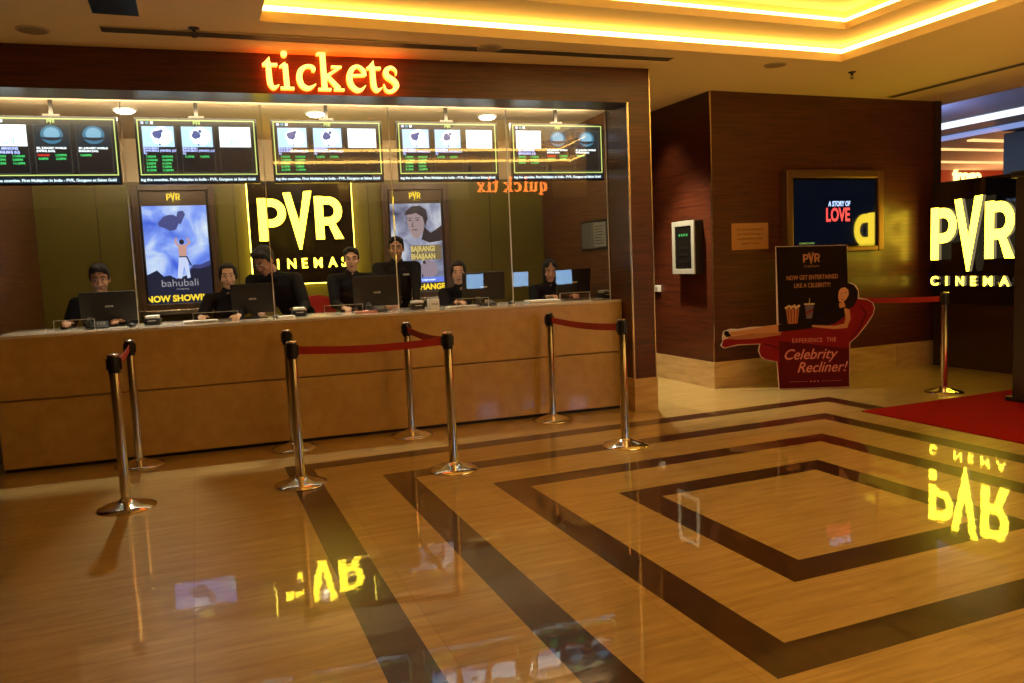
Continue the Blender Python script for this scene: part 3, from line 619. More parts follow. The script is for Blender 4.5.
# tall dark post at the right edge
t = thing('security_post', 'tall dark post at the right edge beside the red carpet', 'post', (6.62, 4.64, 0))
m = MB(); m.box(-0.09, 0.10, -0.13, 0.15, 0, 0.05, BLACK); m.build('foot', t, bevel=0.01)
m = MB(); m.box(-0.075, 0.075, -0.10, 0.10, 0.05, 1.93, mat('post_metal', (0.07, 0.06, 0.055), 0.3, metal=0.6)); m.build('column', t, bevel=0.012)
m = MB(); m.box(-0.10, 0.10, -0.13, 0.13, 1.93, 1.985, BLACK); m.build('cap', t, bevel=0.01)

# ------------------------------------------------------------------ RIGHT WALL items
t = thing('wall_television', 'flat television in a bronze frame on the dark wood wall', 'television', (6.52, CY, 1.36))
BR = mat('bronze', (0.17, 0.085, 0.04), 0.38, metal=0.6)
m = MB(); a, b, h = -0.675, 0.675, 0.885
m.box(a, a+0.085, -0.11, 0, 0, h, BR); m.box(b-0.085, b, -0.11, 0, 0, h, BR); m.box(a+0.085, b-0.085, -0.11, 0, h-0.085, h, BR); m.box(a+0.085, b-0.085, -0.11, 0, 0, 0.06, BR)
m.build('frame', t, bevel=0.014, seg=3)
m = MB(); m.box(a+0.085, b-0.085, -0.085, -0.01, 0.06, h-0.085, BLACKG); 
m.box(a+0.11, b-0.11, -0.086, -0.085, 0.085, h-0.11, mat('tv_screen', (0.004, 0.006, 0.012), 0.03, coat=1.0, emit=(0.0008, 0.002, 0.0065), es=1.0)); m.build('screen', t)
m = MB(); text_mb('A STORY OF', 0.075, emis('tv_blue_white', (0.45, 0.62, 1.0), 1.3), -0.0885, -0.0865, 0.05, 0.50, 'C', 0.002, 0.72, mb=m, slant=0.1); m.build('headline', t); m = MB()
text_mb('LOVE', 0.20, emis('tv_red', (0.85, 0.05, 0.06), 1.2), -0.0885, -0.0865, 0.03, 0.34, 'C', 0.006, 0.70, mb=m); m.build('title', t); m = MB()
text_mb('COMING SOON', 0.028, emis('tv_green', (0.3, 0.5, 0.1), 0.6), -0.0885, -0.0865, -0.50, 0.10, 'L', 0, 1, mb=m)
m.build('lettering', t)
t = thing('wall_plaque', 'small brown paper notice on the wood wall left of the television', 'notice', (5.445, CY, 1.43))
m = MB(); m.box(-0.235, 0.235, -0.006, 0, 0, 0.275, mat('brown_paper', (0.40, 0.19, 0.06), 0.5)); m.build('sheet', t)
DT = mat('notice_ink', (0.14, 0.05, 0.02), 0.6)
for k, tt in enumerate(('Dear Patrons, kindly note that', 'outside food and beverages are', 'not allowed inside the cinema', 'premises. Thank you')): text_mb(tt, 0.032, DT, -0.0075, -0.006, 0, 0.20-k*0.048, 'C', 0, 0.85).build('print', t)
t = thing('fire_cabinet', 'grey framed wall cabinet with a dark window on the passage wall', 'wall cabinet', (CX, 7.20, 1.20), RD(-90))
W = 0.41; m = MB(); m.box(-W/2, W/2, -0.10, 0, 0, 0.56, DARKM); m.build('body', t, bevel=0.006)
m = MB(); f = 0.055; m.box(-W/2, -W/2+f, -0.115, -0.10, 0, 0.56, LGREY); m.box(W/2-f, W/2, -0.115, -0.10, 0, 0.56, LGREY); m.box(-W/2+f, W/2-f, -0.115, -0.10, 0.56-f, 0.56, LGREY); m.box(-W/2+f, W/2-f, -0.115, -0.10, 0, f, LGREY); d = m.build('door_frame', t, bevel=0.003)
m = MB(); m.box(-W/2+f, W/2-f, -0.108, -0.101, f, 0.56-f, BLACKG); m.build('window_pane', t)
for k in range(4): m = MB(); m.box(-0.08+k*0.045, -0.055+k*0.045, -0.111, -0.108, 0.40, 0.425, emis('green_led', (0.05, 0.5, 0.1), 0.7)); m.build('indicator_light', t)
for k in range(3): m = MB(); m.box(-0.09, 0.09, -0.110, -0.108, 0.12+k*0.07, 0.15+k*0.07, DARKM); m.build('module', t)
t = thing('wall_switch', 'small white switch box low on the passage wall', 'switch', (CX, 7.87, 0.995), RD(-90))
m = MB(); m.box(-0.05, 0.05, -0.03, 0, 0, 0.075, WHITE); m.build('box', t, bevel=0.004)
m = MB(); m.box(-0.02, 0.02, -0.036, -0.03, 0.02, 0.055, GREYM); m.build('button', t)
t = thing('framed_notice', 'framed grey notice on the wooden wall inside the ticket office', 'notice', bp(UR, 1.00, 1.49), RZ-pi/2)
m = MB(); m.box(-0.33, 0.33, -0.02, 0, 0, 0.30, DARKM); m.build('frame', t, bevel=0.003)
m = MB(); m.box(-0.31, 0.10, -0.022, -0.02, 0.02, 0.28, mat('notice_board', (0.10, 0.10, 0.09), 0.4)); m.box(0.0, 0.29, -0.024, -0.02, 0.03, 0.27, mat('dim_paper', (0.22, 0.22, 0.19), 0.5))
for k in range(7): m.box(0.03, 0.25-0.03*(k % 3), -0.0245, -0.024, 0.06+k*0.028, 0.068+k*0.028, DARKM)
m.build('sheet', t)

# ------------------------------------------------------------------ CEILING FITTINGS
def slot(x0_, x1_, y_, w_, rz, label):
    t = thing('slot_diffuser', label, 'air vent', (x0_, y_, CEIL-0.003), rz); L_ = x1_
    m = MB(); m.box(0, L_, -w_/2, w_/2, -0.003, 0, SLOT); m.build('slot', t)
    m = MB(); m.box(0, L_, -w_/2-0.006, -w_/2, -0.006, 0, PAINT); m.box(0, L_, w_/2, w_/2+0.006, -0.006, 0, PAINT); m.build('blade', t)
slot(-0.44, 4.30, 5.97, 0.125, -0.033, 'long linear air slot in the ceiling above the tickets sign')
slot(7.28, 4.0, 6.74, 0.11, RD(-88.9), 'linear air slot in the ceiling at the upper right')
t = thing('air_grille', 'square louvred air grille in the ceiling at the upper left', 'air vent', (-0.32, 5.40, CEIL), 0.0)
m = MB(); m.box(-0.13, 0.13, -0.25, 0.22, -0.008, 0, BLACK); m.box(-0.15, -0.13, -0.27, 0.24, -0.012, 0, PAINT); m.box(0.13, 0.15, -0.27, 0.24, -0.012, 0, PAINT); m.box(-0.13, 0.13, 0.22, 0.24, -0.012, 0, PAINT); m.build('frame', t)
m = MB()
for k in range(22): m.box(-0.13, 0.13, -0.245+k*0.021, -0.237+k*0.021, -0.016, -0.008, DARKM)
m.build('louvre', t)
for i, (x, y, lb) in enumerate(((0.13, 5.83, 'pendent sprinkler head above the fascia left of the tickets sign'), (5.876, 5.876, 'pendent sprinkler head near the corner of the ceiling recess'))):
    t = thing('sprinkler', lb, 'sprinkler', (x, y, CEIL), 0, 'ceiling sprinklers')
    m = MB(); m.lathe([(0.035, 0), (0.035, -0.006), (0.012, -0.012), (0.010, -0.03)], DARKM); m.build('escutcheon', t)
    m = MB(); m.tube([(-0.012, 0, -0.03), (-0.014, 0, -0.045), (0, 0, -0.058)], 0.003, DARKM, 6); m.tube([(0.012, 0, -0.03), (0.014, 0, -0.045), (0, 0, -0.058)], 0.003, DARKM, 6); m.lathe([(0.018, -0.058), (0.018, -0.061)], DARKM); m.build('deflector', t)
for i, (x, y, lb) in enumerate(((4.925, 5.81, 'flat round ceiling speaker near the corner of the recess'), (2.24, 5.85, 'flat round ceiling speaker right of the tickets sign'), (-0.85, 6.10, 'flat round ceiling speaker at the far left'))):
    t = thing('ceiling_speaker', lb, 'speaker', (x, y, CEIL), 0, 'round ceiling speakers')
    m = MB(); m.lathe([(0.10, 0), (0.098, -0.006), (0.088, -0.008)], mat('speaker_rim', (0.5, 0.38, 0.22), 0.5)); m.build('rim', t)
    m = MB(); m.lathe([(0.086, -0.0081), (0.05, -0.009), (0.001, -0.0095)], mat('speaker_grille', (0.28, 0.20, 0.11), 0.6)); m.build('grille', t)

# ------------------------------------------------------------------ STANCHIONS
def stanchion(x, y, label, belt=None, tilt=0.0):
    t = thing('stanchion', label, 'stanchion', (x, y, 0), 0, 'chrome queue stanchions')
    m = MB(); m.lathe([(0.168, 0), (0.170, 0.006), (0.166, 0.012), (0.12, 0.028), (0.07, 0.042), (0.040, 0.055), (0.036, 0.06)], CHROME, n=40); m.build('base', t)
    m = MB(); m.lathe([(0.0305, 0.055), (0.0305, 0.84)], CHROME, n=24); m.build('pole', t)
    m = MB(); m.lathe([(0.034, 0.835), (0.034, 0.935)], BLACK, n=24)
    for k in range(4):
        a = k*pi/2; m.box(0.035*cos(a)-0.008, 0.035*cos(a)+0.008, 0.035*sin(a)-0.008, 0.035*sin(a)+0.008, 0.855, 0.922, BLACK)
    m.build('belt_head', t)
    m = MB(); m.lathe([(0.0345, 0.935), (0.0345, 0.944), (0.028, 0.950), (0.001, 0.952)], CHROME, n=24); m.build('cap', t)
    if belt:
        d = Vector((belt[0]-x, belt[1]-y, 0)); L_ = d.length; d.normalize(); n = Vector((-d.y, d.x, 0))*0.0012
        P = []; F = []; K = 12
        for i in range(K+1):
            s_ = 0.045 + (L_-0.09)*i/K; sag = 0.018*math.sin(pi*i/K)
            for q, z in ((n, 0.913), (n, 0.862), (-n, 0.862), (-n, 0.913)): p = d*s_ + q; P.append((p.x, p.y, z-sag))
        for i in range(K):
            for j in range(4): F.append((i*4+j, i*4+(j+1) % 4, (i+1)*4+(j+1) % 4, (i+1)*4+j))
        F += [(0, 1, 2, 3), tuple(K*4+j for j in (3, 2, 1, 0))]
        m = MB(); m.add(P, F, BELT); m.build('belt', t)
    return t
PS = {1:(-0.482,5.29), 2:(-0.481,6.150), 3:(0.557,5.273), 4:(0.648,6.17), 5:(1.596,6.12), 6:(1.5575,5.105), 7:(2.906,6.12), 8:(2.896,5.098), 9:(6.508,5.381), 10:(6.74,6.47)}
PS[2] = (-0.475, 6.46); PS[4] = (0.642, 6.40); PS[5] = (1.588, 6.34); PS[7] = (2.845, 6.27)
stanchion(*PS[1], 'leftmost chrome stanchion standing forward of the counter', PS[2])
stanchion(*PS[2], 'chrome stanchion against the counter behind the leftmost one')
stanchion(*PS[3], 'chrome stanchion on the end of the dark floor stripe, its red belt stretched right', PS[6])
stanchion(*PS[4], 'chrome stanchion half hidden behind another at the left-hand middle')
stanchion(*PS[5], 'chrome stanchion by the counter at the middle, belt coming forward', PS[6])
stanchion(*PS[6], 'chrome stanchion in the middle where two red belts meet')
stanchion(*PS[7], 'chrome stanchion near the right part of the counter, belt leading forward', PS[8])
stanchion(*PS[8], 'chrome stanchion in front of the pillar at the right end of the counter')
stanchion(*PS[9], 'far right chrome stanchion behind the red carpet', (6.14, 6.50))
stanchion(6.14, 6.50, 'chrome stanchion standing mostly hidden behind the advertising cutout')

# red carpet
m = MB(); m.box(5.22, 9.6, 2.2, 5.12, 0.0, 0.008, CARPET); tag(m.build('red_carpet', bevel=0.003), 'flat red carpet lying on the marble at the right', 'carpet')

# ------------------------------------------------------------------ STANDEE
t = thing('advertising_standee', 'dark cardboard cutout of a woman on a red recliner standing on the floor', 'standee', (5.4584, 6.431, 0), math.atan2(-0.4496, 0.8932))
OUT = [(0,0),(0.70,0),(0.705,0.448),(0.775,0.51),(0.873,0.635),(0.935,0.735),(0.945,0.80),(0.925,0.85),(0.87,0.885),(0.794,0.905),(0.787,0.982),(0.76,1.03),(0.726,1.053),(0.677,1.062),(0.677,1.434),(-0.02,1.447),(-0.012,0.645),(-0.273,0.645),(-0.40,0.628),(-0.476,0.634),(-0.547,0.608),(-0.562,0.544),(-0.555,0.505),(-0.578,0.466),(-0.543,0.434),(-0.402,0.462),(-0.187,0.466),(-0.203,0.401),(-0.181,0.335),(-0.13,0.30),(-0.02,0.278)]
def tri_prism(mb, poly, y0, y1, m, side=None):
    from mathutils.geometry import tessellate_polygon
    tr = tessellate_polygon([[Vector((a, b, 0)) for a, b in poly]]); n = len(poly)
    P = [(x, y0, z) for x, z in poly] + [(x, y1, z) for x, z in poly]
    mb.add(P, [tuple(f) for f in tr], m); mb.add(P, [tuple(i+n for i in f)[::-1] for f in tr], side or m)
    mb.add(P, [(i, (i+1) % n, (i+1) % n+n, i+n) for i in range(n)], side or m)
m = MB(); tri_prism(m, OUT, 0, 0.012, mat('card_white', (0.55, 0.42, 0.36), 0.6)); m.build('board', t)
ink = lambda n, c, r=0.5: mat(n, c, 0.8, spec=0.12)
s = MB(); CK = ink('print_black', (0.010, 0.005, 0.004)); CR_ = ink('print_red', (0.20, 0.008, 0.010)); CD = ink('print_dark_red', (0.085, 0.004, 0.007)); SKP = ink('print_skin', (0.48, 0.22, 0.11)); 
def inset(poly, d):
    n = len(poly); out = []
    for i in range(n):
        a, b, c = Vector(poly[i-1]), Vector(poly[i]), Vector(poly[(i+1) % n])
        e1 = (b-a).normalized(); e2 = (c-b).normalized(); n1 = Vector((-e1.y, e1.x)); n2 = Vector((-e2.y, e2.x)); nn = (n1+n2)
        nn = nn/max(0.6, nn.length) if nn.length > 1e-6 else n1
        out.append((b.x+nn.x*d, b.y+nn.y*d))
    return out
tri_prism(s, inset([(0.0,0.55),(0.70,0.55),(0.677,1.434),(-0.02,1.447)], 0.008), -0.001, 0.0, CK)
tri_prism(s, inset([(0,0),(0.70,0),(0.705,0.448),(0.775,0.51),(0.873,0.635),(0.935,0.735),(0.945,0.80),(0.925,0.85),(0.87,0.885),(0.77,0.90),(0.68,0.83),(0.62,0.72),(0.30,0.63),(0.0,0.60),(-0.273,0.60),(-0.555,0.53),(-0.578,0.466),(-0.543,0.434),(-0.402,0.462),(-0.187,0.466),(-0.203,0.401),(-0.181,0.335),(-0.13,0.30),(-0.02,0.278)], 0.009), -0.0016, 0.0, CR_)
tri_prism(s, inset([(0.0,0.0),(0.70,0.0),(0.70,0.40),(0.0,0.50)], 0.008), -0.002, 0.0, CD)
s.stroke([(0.70,0.48,0.01),(0.80,0.60,0.014),(0.86,0.74,0.02),(0.80,0.83,0.012)], -0.0024, 0, CD); s.stroke([(-0.15,0.47,0.01),(-0.05,0.44,0.016),(0.02,0.40,0.01)], -0.0024, 0, CD)
# seated lady printed on the card
s.stroke([(0.03,0.625,0.085),(-0.14,0.612,0.070),(-0.25,0.60,0.05),(-0.38,0.585,0.048),(-0.48,0.583,0.032)], -0.003, 0, SKP)
s.stroke([(0.02,0.585,0.06),(-0.12,0.565,0.055),(-0.26,0.545,0.045),(-0.42,0.540,0.036),(-0.50,0.545,0.028)], -0.0028, 0, ink('print_skin_dark', (0.34, 0.14, 0.07)))
s.prism([(-0.47,0.56),(-0.52,0.55),(-0.545,0.59),(-0.53,0.615),(-0.50,0.61)], -0.0034, 0, CK)
tri_prism(s, [(0.0,0.66),(0.0,0.585),(0.20,0.60),(0.42,0.62),(0.56,0.655),(0.68,0.74),(0.70,0.80),(0.64,0.835),(0.56,0.79),(0.45,0.73),(0.25,0.665)], -0.0036, 0, ink('print_dress', (0.012, 0.006, 0.008)))
s.stroke([(0.67,0.80,0.05),(0.685,0.70,0.045),(0.66,0.625,0.04),(0.55,0.612,0.032),(0.42,0.625,0.026),(0.33,0.635,0.02)], -0.0042, 0, SKP)
s.stroke([(0.62,0.86,0.05),(0.63,0.81,0.06)], -0.0043, 0, SKP)
hr = ink('print_hair', (0.014, 0.006, 0.004))
s.prism([(0.585,1.0),(0.62,1.045),(0.68,1.058),(0.74,1.03),(0.78,0.97),(0.775,0.89),(0.74,0.82),(0.68,0.785),(0.655,0.85),(0.60,0.93)], -0.0044, 0, hr)
s.prism([(0.592,0.97),(0.61,1.0),(0.65,1.012),(0.685,0.985),(0.69,0.94),(0.665,0.89),(0.63,0.862),(0.598,0.868),(0.588,0.91)], -0.005, 0, ink('print_face', (0.58, 0.30, 0.17)))
s.stroke([(0.605,0.945,0.003),(0.618,0.949,0.007),(0.63,0.946,0.003)], -0.0055, 0, hr); s.stroke([(0.648,0.957,0.003),(0.66,0.960,0.007),(0.672,0.957,0.003)], -0.0055, 0, hr); s.stroke([(0.612,0.892,0.003),(0.625,0.886,0.010),(0.645,0.896,0.003)], -0.0055, 0, CR_)
s.stroke([(0.625,0.94,0.004),(0.617,0.915,0.008)], -0.0055, 0, ink('print_nose', (0.42, 0.2, 0.11)))
# popcorn and cup
PK = ink('print_bucket', (0.42, 0.15, 0.07)); PC = ink('print_popcorn', (0.62, 0.45, 0.25)); s.prism([(0.075,0.815),(0.205,0.815),(0.188,0.665),(0.095,0.665)], -0.004, 0, PK)
for k in range(4): s.stroke([(0.095+k*0.031,0.81,0.008),(0.105+k*0.025,0.67,0.006)], -0.0044, 0, CD)
for k in range(9): blob(s, 0.078+k*0.0158, 0.826+0.016*((k*7) % 3)/2, 0.014, -0.004, PC, 7, k)
s.prism([(0.262,0.85),(0.350,0.85),(0.332,0.71),(0.276,0.71)], -0.004, 0, ink('print_cup', (0.12, 0.09, 0.12))); s.box(0.255, 0.357, -0.0044, 0, 0.85, 0.864, PC); s.stroke([(0.305,0.86,0.005),(0.31,0.912,0.005)], -0.004, 0, PC); s.stroke([(0.27,0.76,0.014),(0.34,0.80,0.02)], -0.0044, 0, CR_)
s.build('print', t)
s = MB(); TG = ink('print_gold_text', (0.42, 0.20, 0.10)); TPK = ink('print_pink_text', (0.62, 0.22, 0.20))
small_logo(0.165, 0.33, 1.275, TG, -0.002, s)
text_mb('CINEMAS', 0.028, TG, -0.0022, -0.001, 0.33, 1.225, 'C', 0, 1.0, mb=s, spacing=1.4); s.build('logo_print', t); s = MB()
text_mb('NOW GET ENTERTAINED', 0.062, TG, -0.0022, -0.001, 0.335, 1.105, 'C', 0.0006, 0.70, mb=s); s.build('headline', t); s = MB(); text_mb('LIKE A CELEBRITY!', 0.062, TG, -0.0022, -0.001, 0.335, 1.025, 'C', 0.0006, 0.70, mb=s); s.build('headline', t); s = MB()
text_mb('EXPERIENCE  THE', 0.062, TPK, -0.0032, -0.002, 0.35, 0.47, 'C', 0.0004, 0.72, mb=s, spacing=1.25); s.build('tagline', t); s = MB()
text_mb('Celebrity', 0.150, TPK, -0.0032, -0.002, 0.30, 0.30, 'C', 0.001, 0.92, 0.35, mb=s); s.build('title', t); s = MB(); text_mb('Recliner!', 0.150, TPK, -0.0032, -0.002, 0.42, 0.165, 'C', 0.001, 0.90, 0.35, mb=s); s.build('title', t); s = MB()
for k in range(3): s.box(0.31+k*0.035, 0.325+k*0.035, -0.0032, -0.002, 0.065, 0.075, TPK)
s.stroke([(0.10,0.07,0.002),(0.29,0.07,0.002)], -0.0032, 0, TPK); s.stroke([(0.43,0.07,0.002),(0.62,0.07,0.002)], -0.0032, 0, TPK)
s.build('lettering', t)
m = MB(); m.add([(0.30,0.012,0),(0.40,0.012,0),(0.36,0.30,0),(0.34,0.30,0),(0.36,0.012,0.9),(0.34,0.012,0.9)], [(0,1,2,3),(1,4,2),(0,3,5),(3,2,4,5),(0,5,4,1)], mat('card_brown', (0.3, 0.2, 0.12), 0.8)); m.build('back_strut', t)

# ------------------------------------------------------------------ COUNTERTOP EQUIPMENT
TZ = 1.018
def monitor(u, v, yaw, W, label, H=0.25):
    t = thing('monitor', label, 'monitor', bp(u, v, TZ), RZ+RD(yaw), 'black monitors on the counter')
    m = MB(); m.lathe([(0.10, 0), (0.10, 0.008), (0.03, 0.016)], BLACK, sc=(1.1, 0.85)); m.build('base', t)
    m = MB(); m.box(-0.028, 0.028, 0.0, 0.03, 0.01, 0.16, BLACK); m.build('stand', t, bevel=0.004)
    m = MB(); z0 = 0.045
    tl = 0.10
    P = [(-W/2,0.0,z0),(W/2,0.0,z0),(W/2,-0.03,z0+H),(-W/2,-0.03,z0+H),(-W/2,0.032,z0),(W/2,0.032,z0),(W/2,0.002,z0+H),(-W/2,0.002,z0+H)]
    m.add(P, [(0,1,2,3),(7,6,5,4),(1,0,4,5),(2,1,5,6),(3,2,6,7),(0,3,7,4)], mat('monitor_shell', (0.010, 0.009, 0.008), 0.45)); m.build('screen_housing', t, bevel=0.006)
    m = MB(); text_mb('asus', 0.028, mat('logo_grey', (0.5, 0.48, 0.42), 0.3), -0.0215, -0.0185, 0, z0+0.115, 'C', 0.0012, 1.3, mb=m); m.build('logo', t)
    # customer side is the back; the lit face looks at the staff
    m = MB(); m.add([(-W/2+0.012,0.0325,z0+0.012),(W/2-0.012,0.0325,z0+0.012),(W/2-0.012,0.0045,z0+H-0.012),(-W/2+0.012,0.0045,z0+H-0.012)], [(3,2,1,0)], emis('monitor_glow', (0.35, 0.45, 0.6), 0.8)); m.build('screen', t)
    return t
monitor(-4.545, 0.74, 0, 0.43, 'black monitor in front of the seated man at the left end', 0.24)
monitor(-3.435, 0.74, -12, 0.36, 'black monitor between the seated woman and the bending man', 0.25)
monitor(-2.375, 0.74, -10, 0.42, 'black monitor in front of the standing clerk', 0.27)
monitor(-1.38, 0.74, -6, 0.40, 'black monitor beside the woman near the second poster', 0.26)
monitor(-0.47, 0.74, 8, 0.37, 'black monitor at the right end near the pillar', 0.25)

def frame_stand(u, v, W, H, label):
    t = thing('acrylic_stand', label, 'acrylic stand', bp(u, v, TZ), RZ, 'clear acrylic stands on the counter')
    m = MB(); m.box(-W/2, W/2, -0.002, 0.002, 0, H, ACRY); m.build('sheet', t)
    m = MB(); e = 0.003; m.box(-W/2, -W/2+e, -0.003, 0.003, 0, H, ACRYE); m.box(W/2-e, W/2, -0.003, 0.003, 0, H, ACRYE); m.box(-W/2, W/2, -0.003, 0.003, H, H+e, ACRYE); m.build('edge', t)
    m = MB(); m.box(-W/2, W/2, -0.05, 0.0, 0, 0.004, ACRYE); m.build('foot', t)
frame_stand(-4.74, 0.36, 0.28, 0.085, 'low clear acrylic stand at the left end of the counter')
frame_stand(-3.73, 0.36, 0.34, 0.085, 'low clear acrylic stand in front of the seated woman beside the blue poster')
frame_stand(-2.72, 0.36, 0.32, 0.085, 'low clear acrylic stand in front of the red chair')
frame_stand(-1.60, 0.36, 0.30, 0.080, 'low clear acrylic stand in front of the woman by the second poster')
frame_stand(-0.62, 0.36, 0.30, 0.080, 'low clear acrylic stand at the right end of the counter')
def printer(u, v, label, W=0.12, wh=True):
    t = thing('ticket_printer', label, 'printer', bp(u, v, TZ), RZ, 'small ticket printers')
    m = MB(); m.box(-W/2, W/2, -0.08, 0.08, 0, 0.055, BLACK); m.build('body', t, bevel=0.012)
    m = MB(); m.box(-W/2+0.01, W/2-0.01, -0.07, 0.06, 0.055, 0.078, WHITE if wh else GREYM); m.build('lid', t, bevel=0.008)
    m = MB(); m.box(-0.03, 0.03, -0.084, -0.08, 0.035, 0.04, WHITE); m.build('slot', t)
printer(-4.22, 0.62, 'small ticket printer with white lid beside the leftmost monitor'); printer(-3.07, 0.60, 'small ticket printer with white lid in front of the bending man')
printer(-2.05, 0.60, 'small ticket printer with white lid beside the white box'); printer(-0.20, 0.62, 'small ticket printer at the right end of the counter', 0.11, False)
t = thing('white_box', 'small upright white box on the counter in front of the second poster', 'box', bp(-1.90, 0.60, TZ), RZ+0.1)
m = MB(); m.box(-0.045, 0.045, -0.04, 0.04, 0, 0.085, WHITE); m.build('carton', t, bevel=0.003); m = MB(); m.box(-0.03, 0.03, -0.0412, -0.04, 0.03, 0.05, GREYM); m.build('print', t)
def mouse(u, v, label):
    t = thing('computer_mouse', label, 'mouse', bp(u, v, TZ), RZ, 'computer mice'); m = MB(); m.ell((0,0,0.012), (0.032,0.052,0.020), BLACK)
    m.v = [(a, b, max(0, c)) for a, b, c in m.v]; m.build('shell', t); m = MB(); m.box(-0.004, 0.004, -0.03, -0.01, 0.027, 0.033, GREYM); m.build('wheel', t)
mouse(-3.26, 0.55, 'black mouse beside the monitor near the bending man'); mouse(-1.17, 0.56, 'black mouse beside the fourth monitor from the left'); mouse(-4.36, 0.50, 'black mouse in front of the leftmost monitor')
def papers(u, v, n, W, D, label, rz=0.1, m_=PAPER):
    t = thing('paper_stack', label, 'papers', bp(u, v, TZ), RZ+rz); m = MB(); rr = random.Random(int(u*100))
    for k in range(n):
        dx = rr.uniform(-0.01, 0.01); dy = rr.uniform(-0.01, 0.01); m.box(-W/2+dx, W/2+dx, -D/2+dy, D/2+dy, k*0.004, k*0.004+0.0035, m_)
    m.build('sheets', t)
papers(-3.86, 0.52, 5, 0.26, 0.14, 'white papers on the counter below the blue poster'); papers(-3.18, 0.50, 4, 0.13, 0.10, 'small white papers beside the second printer', -0.2)
papers(-1.66, 0.50, 4, 0.25, 0.13, 'flat papers in front of the woman near the second poster', 0.05); papers(-0.86, 0.56, 6, 0.30, 0.20, 'spread white papers in front of the woman at the right', -0.1); papers(-2.52, 0.50, 5, 0.18, 0.10, 'pinkish slips of paper beside the acrylic stand', 0.0, mat('pink_paper', (0.7, 0.35, 0.28), 0.7))
for (u, v, lb) in ((-4.62, 0.56, 'black telephone in front of the leftmost monitor'), (-1.42, 0.54, 'black telephone in front of the fourth monitor'), (-2.42, 0.54, 'black telephone in front of the standing clerk')):
    t = thing('telephone', lb, 'telephone', bp(u, v, TZ), RZ+0.1, 'desk telephones')
    m = MB(); m.add([(-0.08,-0.07,0),(0.08,-0.07,0),(0.08,0.08,0),(-0.08,0.08,0),(-0.08,-0.07,0.02),(0.08,-0.07,0.02),(0.08,0.08,0.055),(-0.08,0.08,0.055)], [(3,2,1,0),(4,5,6,7),(0,1,5,4),(1,2,6,5),(2,3,7,6),(3,0,4,7)], BLACK); m.build('body', t, bevel=0.006)
    m = MB(); m.tube([(-0.055,-0.06,0.045),(-0.055,0.0,0.062),(-0.055,0.07,0.07)], [0.02,0.012,0.02], BLACK); m.build('handset', t)
    m = MB()
    for a in range(3):
        for b in range(4): m.box(0.0+a*0.022, 0.014+a*0.022, -0.05+b*0.022, -0.036+b*0.022, 0.03+b*0.005, 0.034+b*0.005, GREYM)
    m.build('keypad', t)

# ------------------------------------------------------------------ CHAIRS
def chair(u, v, yaw, label, back, seat=0.60, mcol=None):
    t = thing('office_chair', label, 'chair', bp(u, v, 0), RZ+RD(yaw)); mcol = mcol or BLACK
    m = MB(); m.box(-0.22, 0.22, -0.21, 0.21, seat-0.06, seat, mcol); m.build('seat', t, bevel=0.025, seg=3)
    m = MB(); poly = [(-0.19,seat+0.14),(0.19,seat+0.14),(0.20,back-0.12)] + [(0.20*cos(a), back-0.12+0.12*sin(a)) for a in [pi*k/10 for k in range(1, 10)]] + [(-0.20,back-0.12)]
    m.prism(poly, 0.21, 0.24, mcol); m.build('backrest', t, bevel=0.008)
    m = MB(); m.tube([(0,0.08,seat-0.05),(0,0.25,seat-0.02),(0,0.255,seat+0.2)], 0.014, DARKM); m.build('back_post', t)
    m = MB(); m.tube([(0,0,0.08),(0,0,seat-0.06)], [0.03, 0.022], CHROME); m.build('gas_lift', t)
    for k in range(5):
        a = 2*pi*k/5+0.3; m = MB(); m.tube([(0,0,0.09),(0.27*cos(a),0.27*sin(a),0.055)], [0.025,0.016], DARKM); l = m.build('leg', t)
        m = MB(); m.ell((0.27*cos(a),0.27*sin(a),0.027), (0.027,0.027,0.027), BLACK, 10, 8); m.build('caster', l)
chair(-2.80, 1.52, 10, 'empty red chair behind the counter left of the short-haired young man', 1.16, 0.62, REDP)

# ------------------------------------------------------------------ PEOPLE
def remesh(prims, voxel, m, name, parent, smooth=4, cut=None):
    """prims: list of (centre, radii, rot matrix or None); union into one continuous surface"""
    bm = bmesh.new()
    for c, r, R in prims:
        M = Matrix.Translation(c) @ (R.to_4x4() if R is not None else Matrix.Identity(4)) @ Matrix.Diagonal((r[0], r[1], r[2], 1))
        bmesh.ops.create_icosphere(bm, subdivisions=2, radius=1.0, matrix=M)
    me = bpy.data.meshes.new('tmp'); bm.to_mesh(me); bm.free()
    ob = bpy.data.objects.new('tmp', me); C.objects.link(ob)
    md = ob.modifiers.new('r', 'REMESH'); md.mode = 'VOXEL'; md.voxel_size = voxel; md.use_smooth_shade = True
    sm_ = ob.modifiers.new('s', 'SMOOTH'); sm_.factor = 0.5; sm_.iterations = smooth
    dg = bpy.context.evaluated_depsgraph_get(); dg.update()
    out = bpy.data.meshes.new_from_object(ob.evaluated_get(dg)); bpy.data.objects.remove(ob); bpy.data.meshes.remove(me)
    if cut:
        bm = bmesh.new(); bm.from_mesh(out)
        for pt, no in cut:
            g = bm.verts[:] + bm.edges[:] + bm.faces[:]
            r_ = bmesh.ops.bisect_plane(bm, geom=g, plane_co=pt, plane_no=no, clear_inner=True)
            ed = [e for e in bm.edges if e.is_boundary]
            bmesh.ops.holes_fill(bm, edges=ed, sides=0)
        bm.to_mesh(out); bm.free()
    out.materials.clear(); out.materials.append(m); out.name = name
    for p in out.polygons: p.use_smooth = True; p.material_index = 0
    o = bpy.data.objects.new(name, out); C.objects.link(o); o.parent = parent
    return o
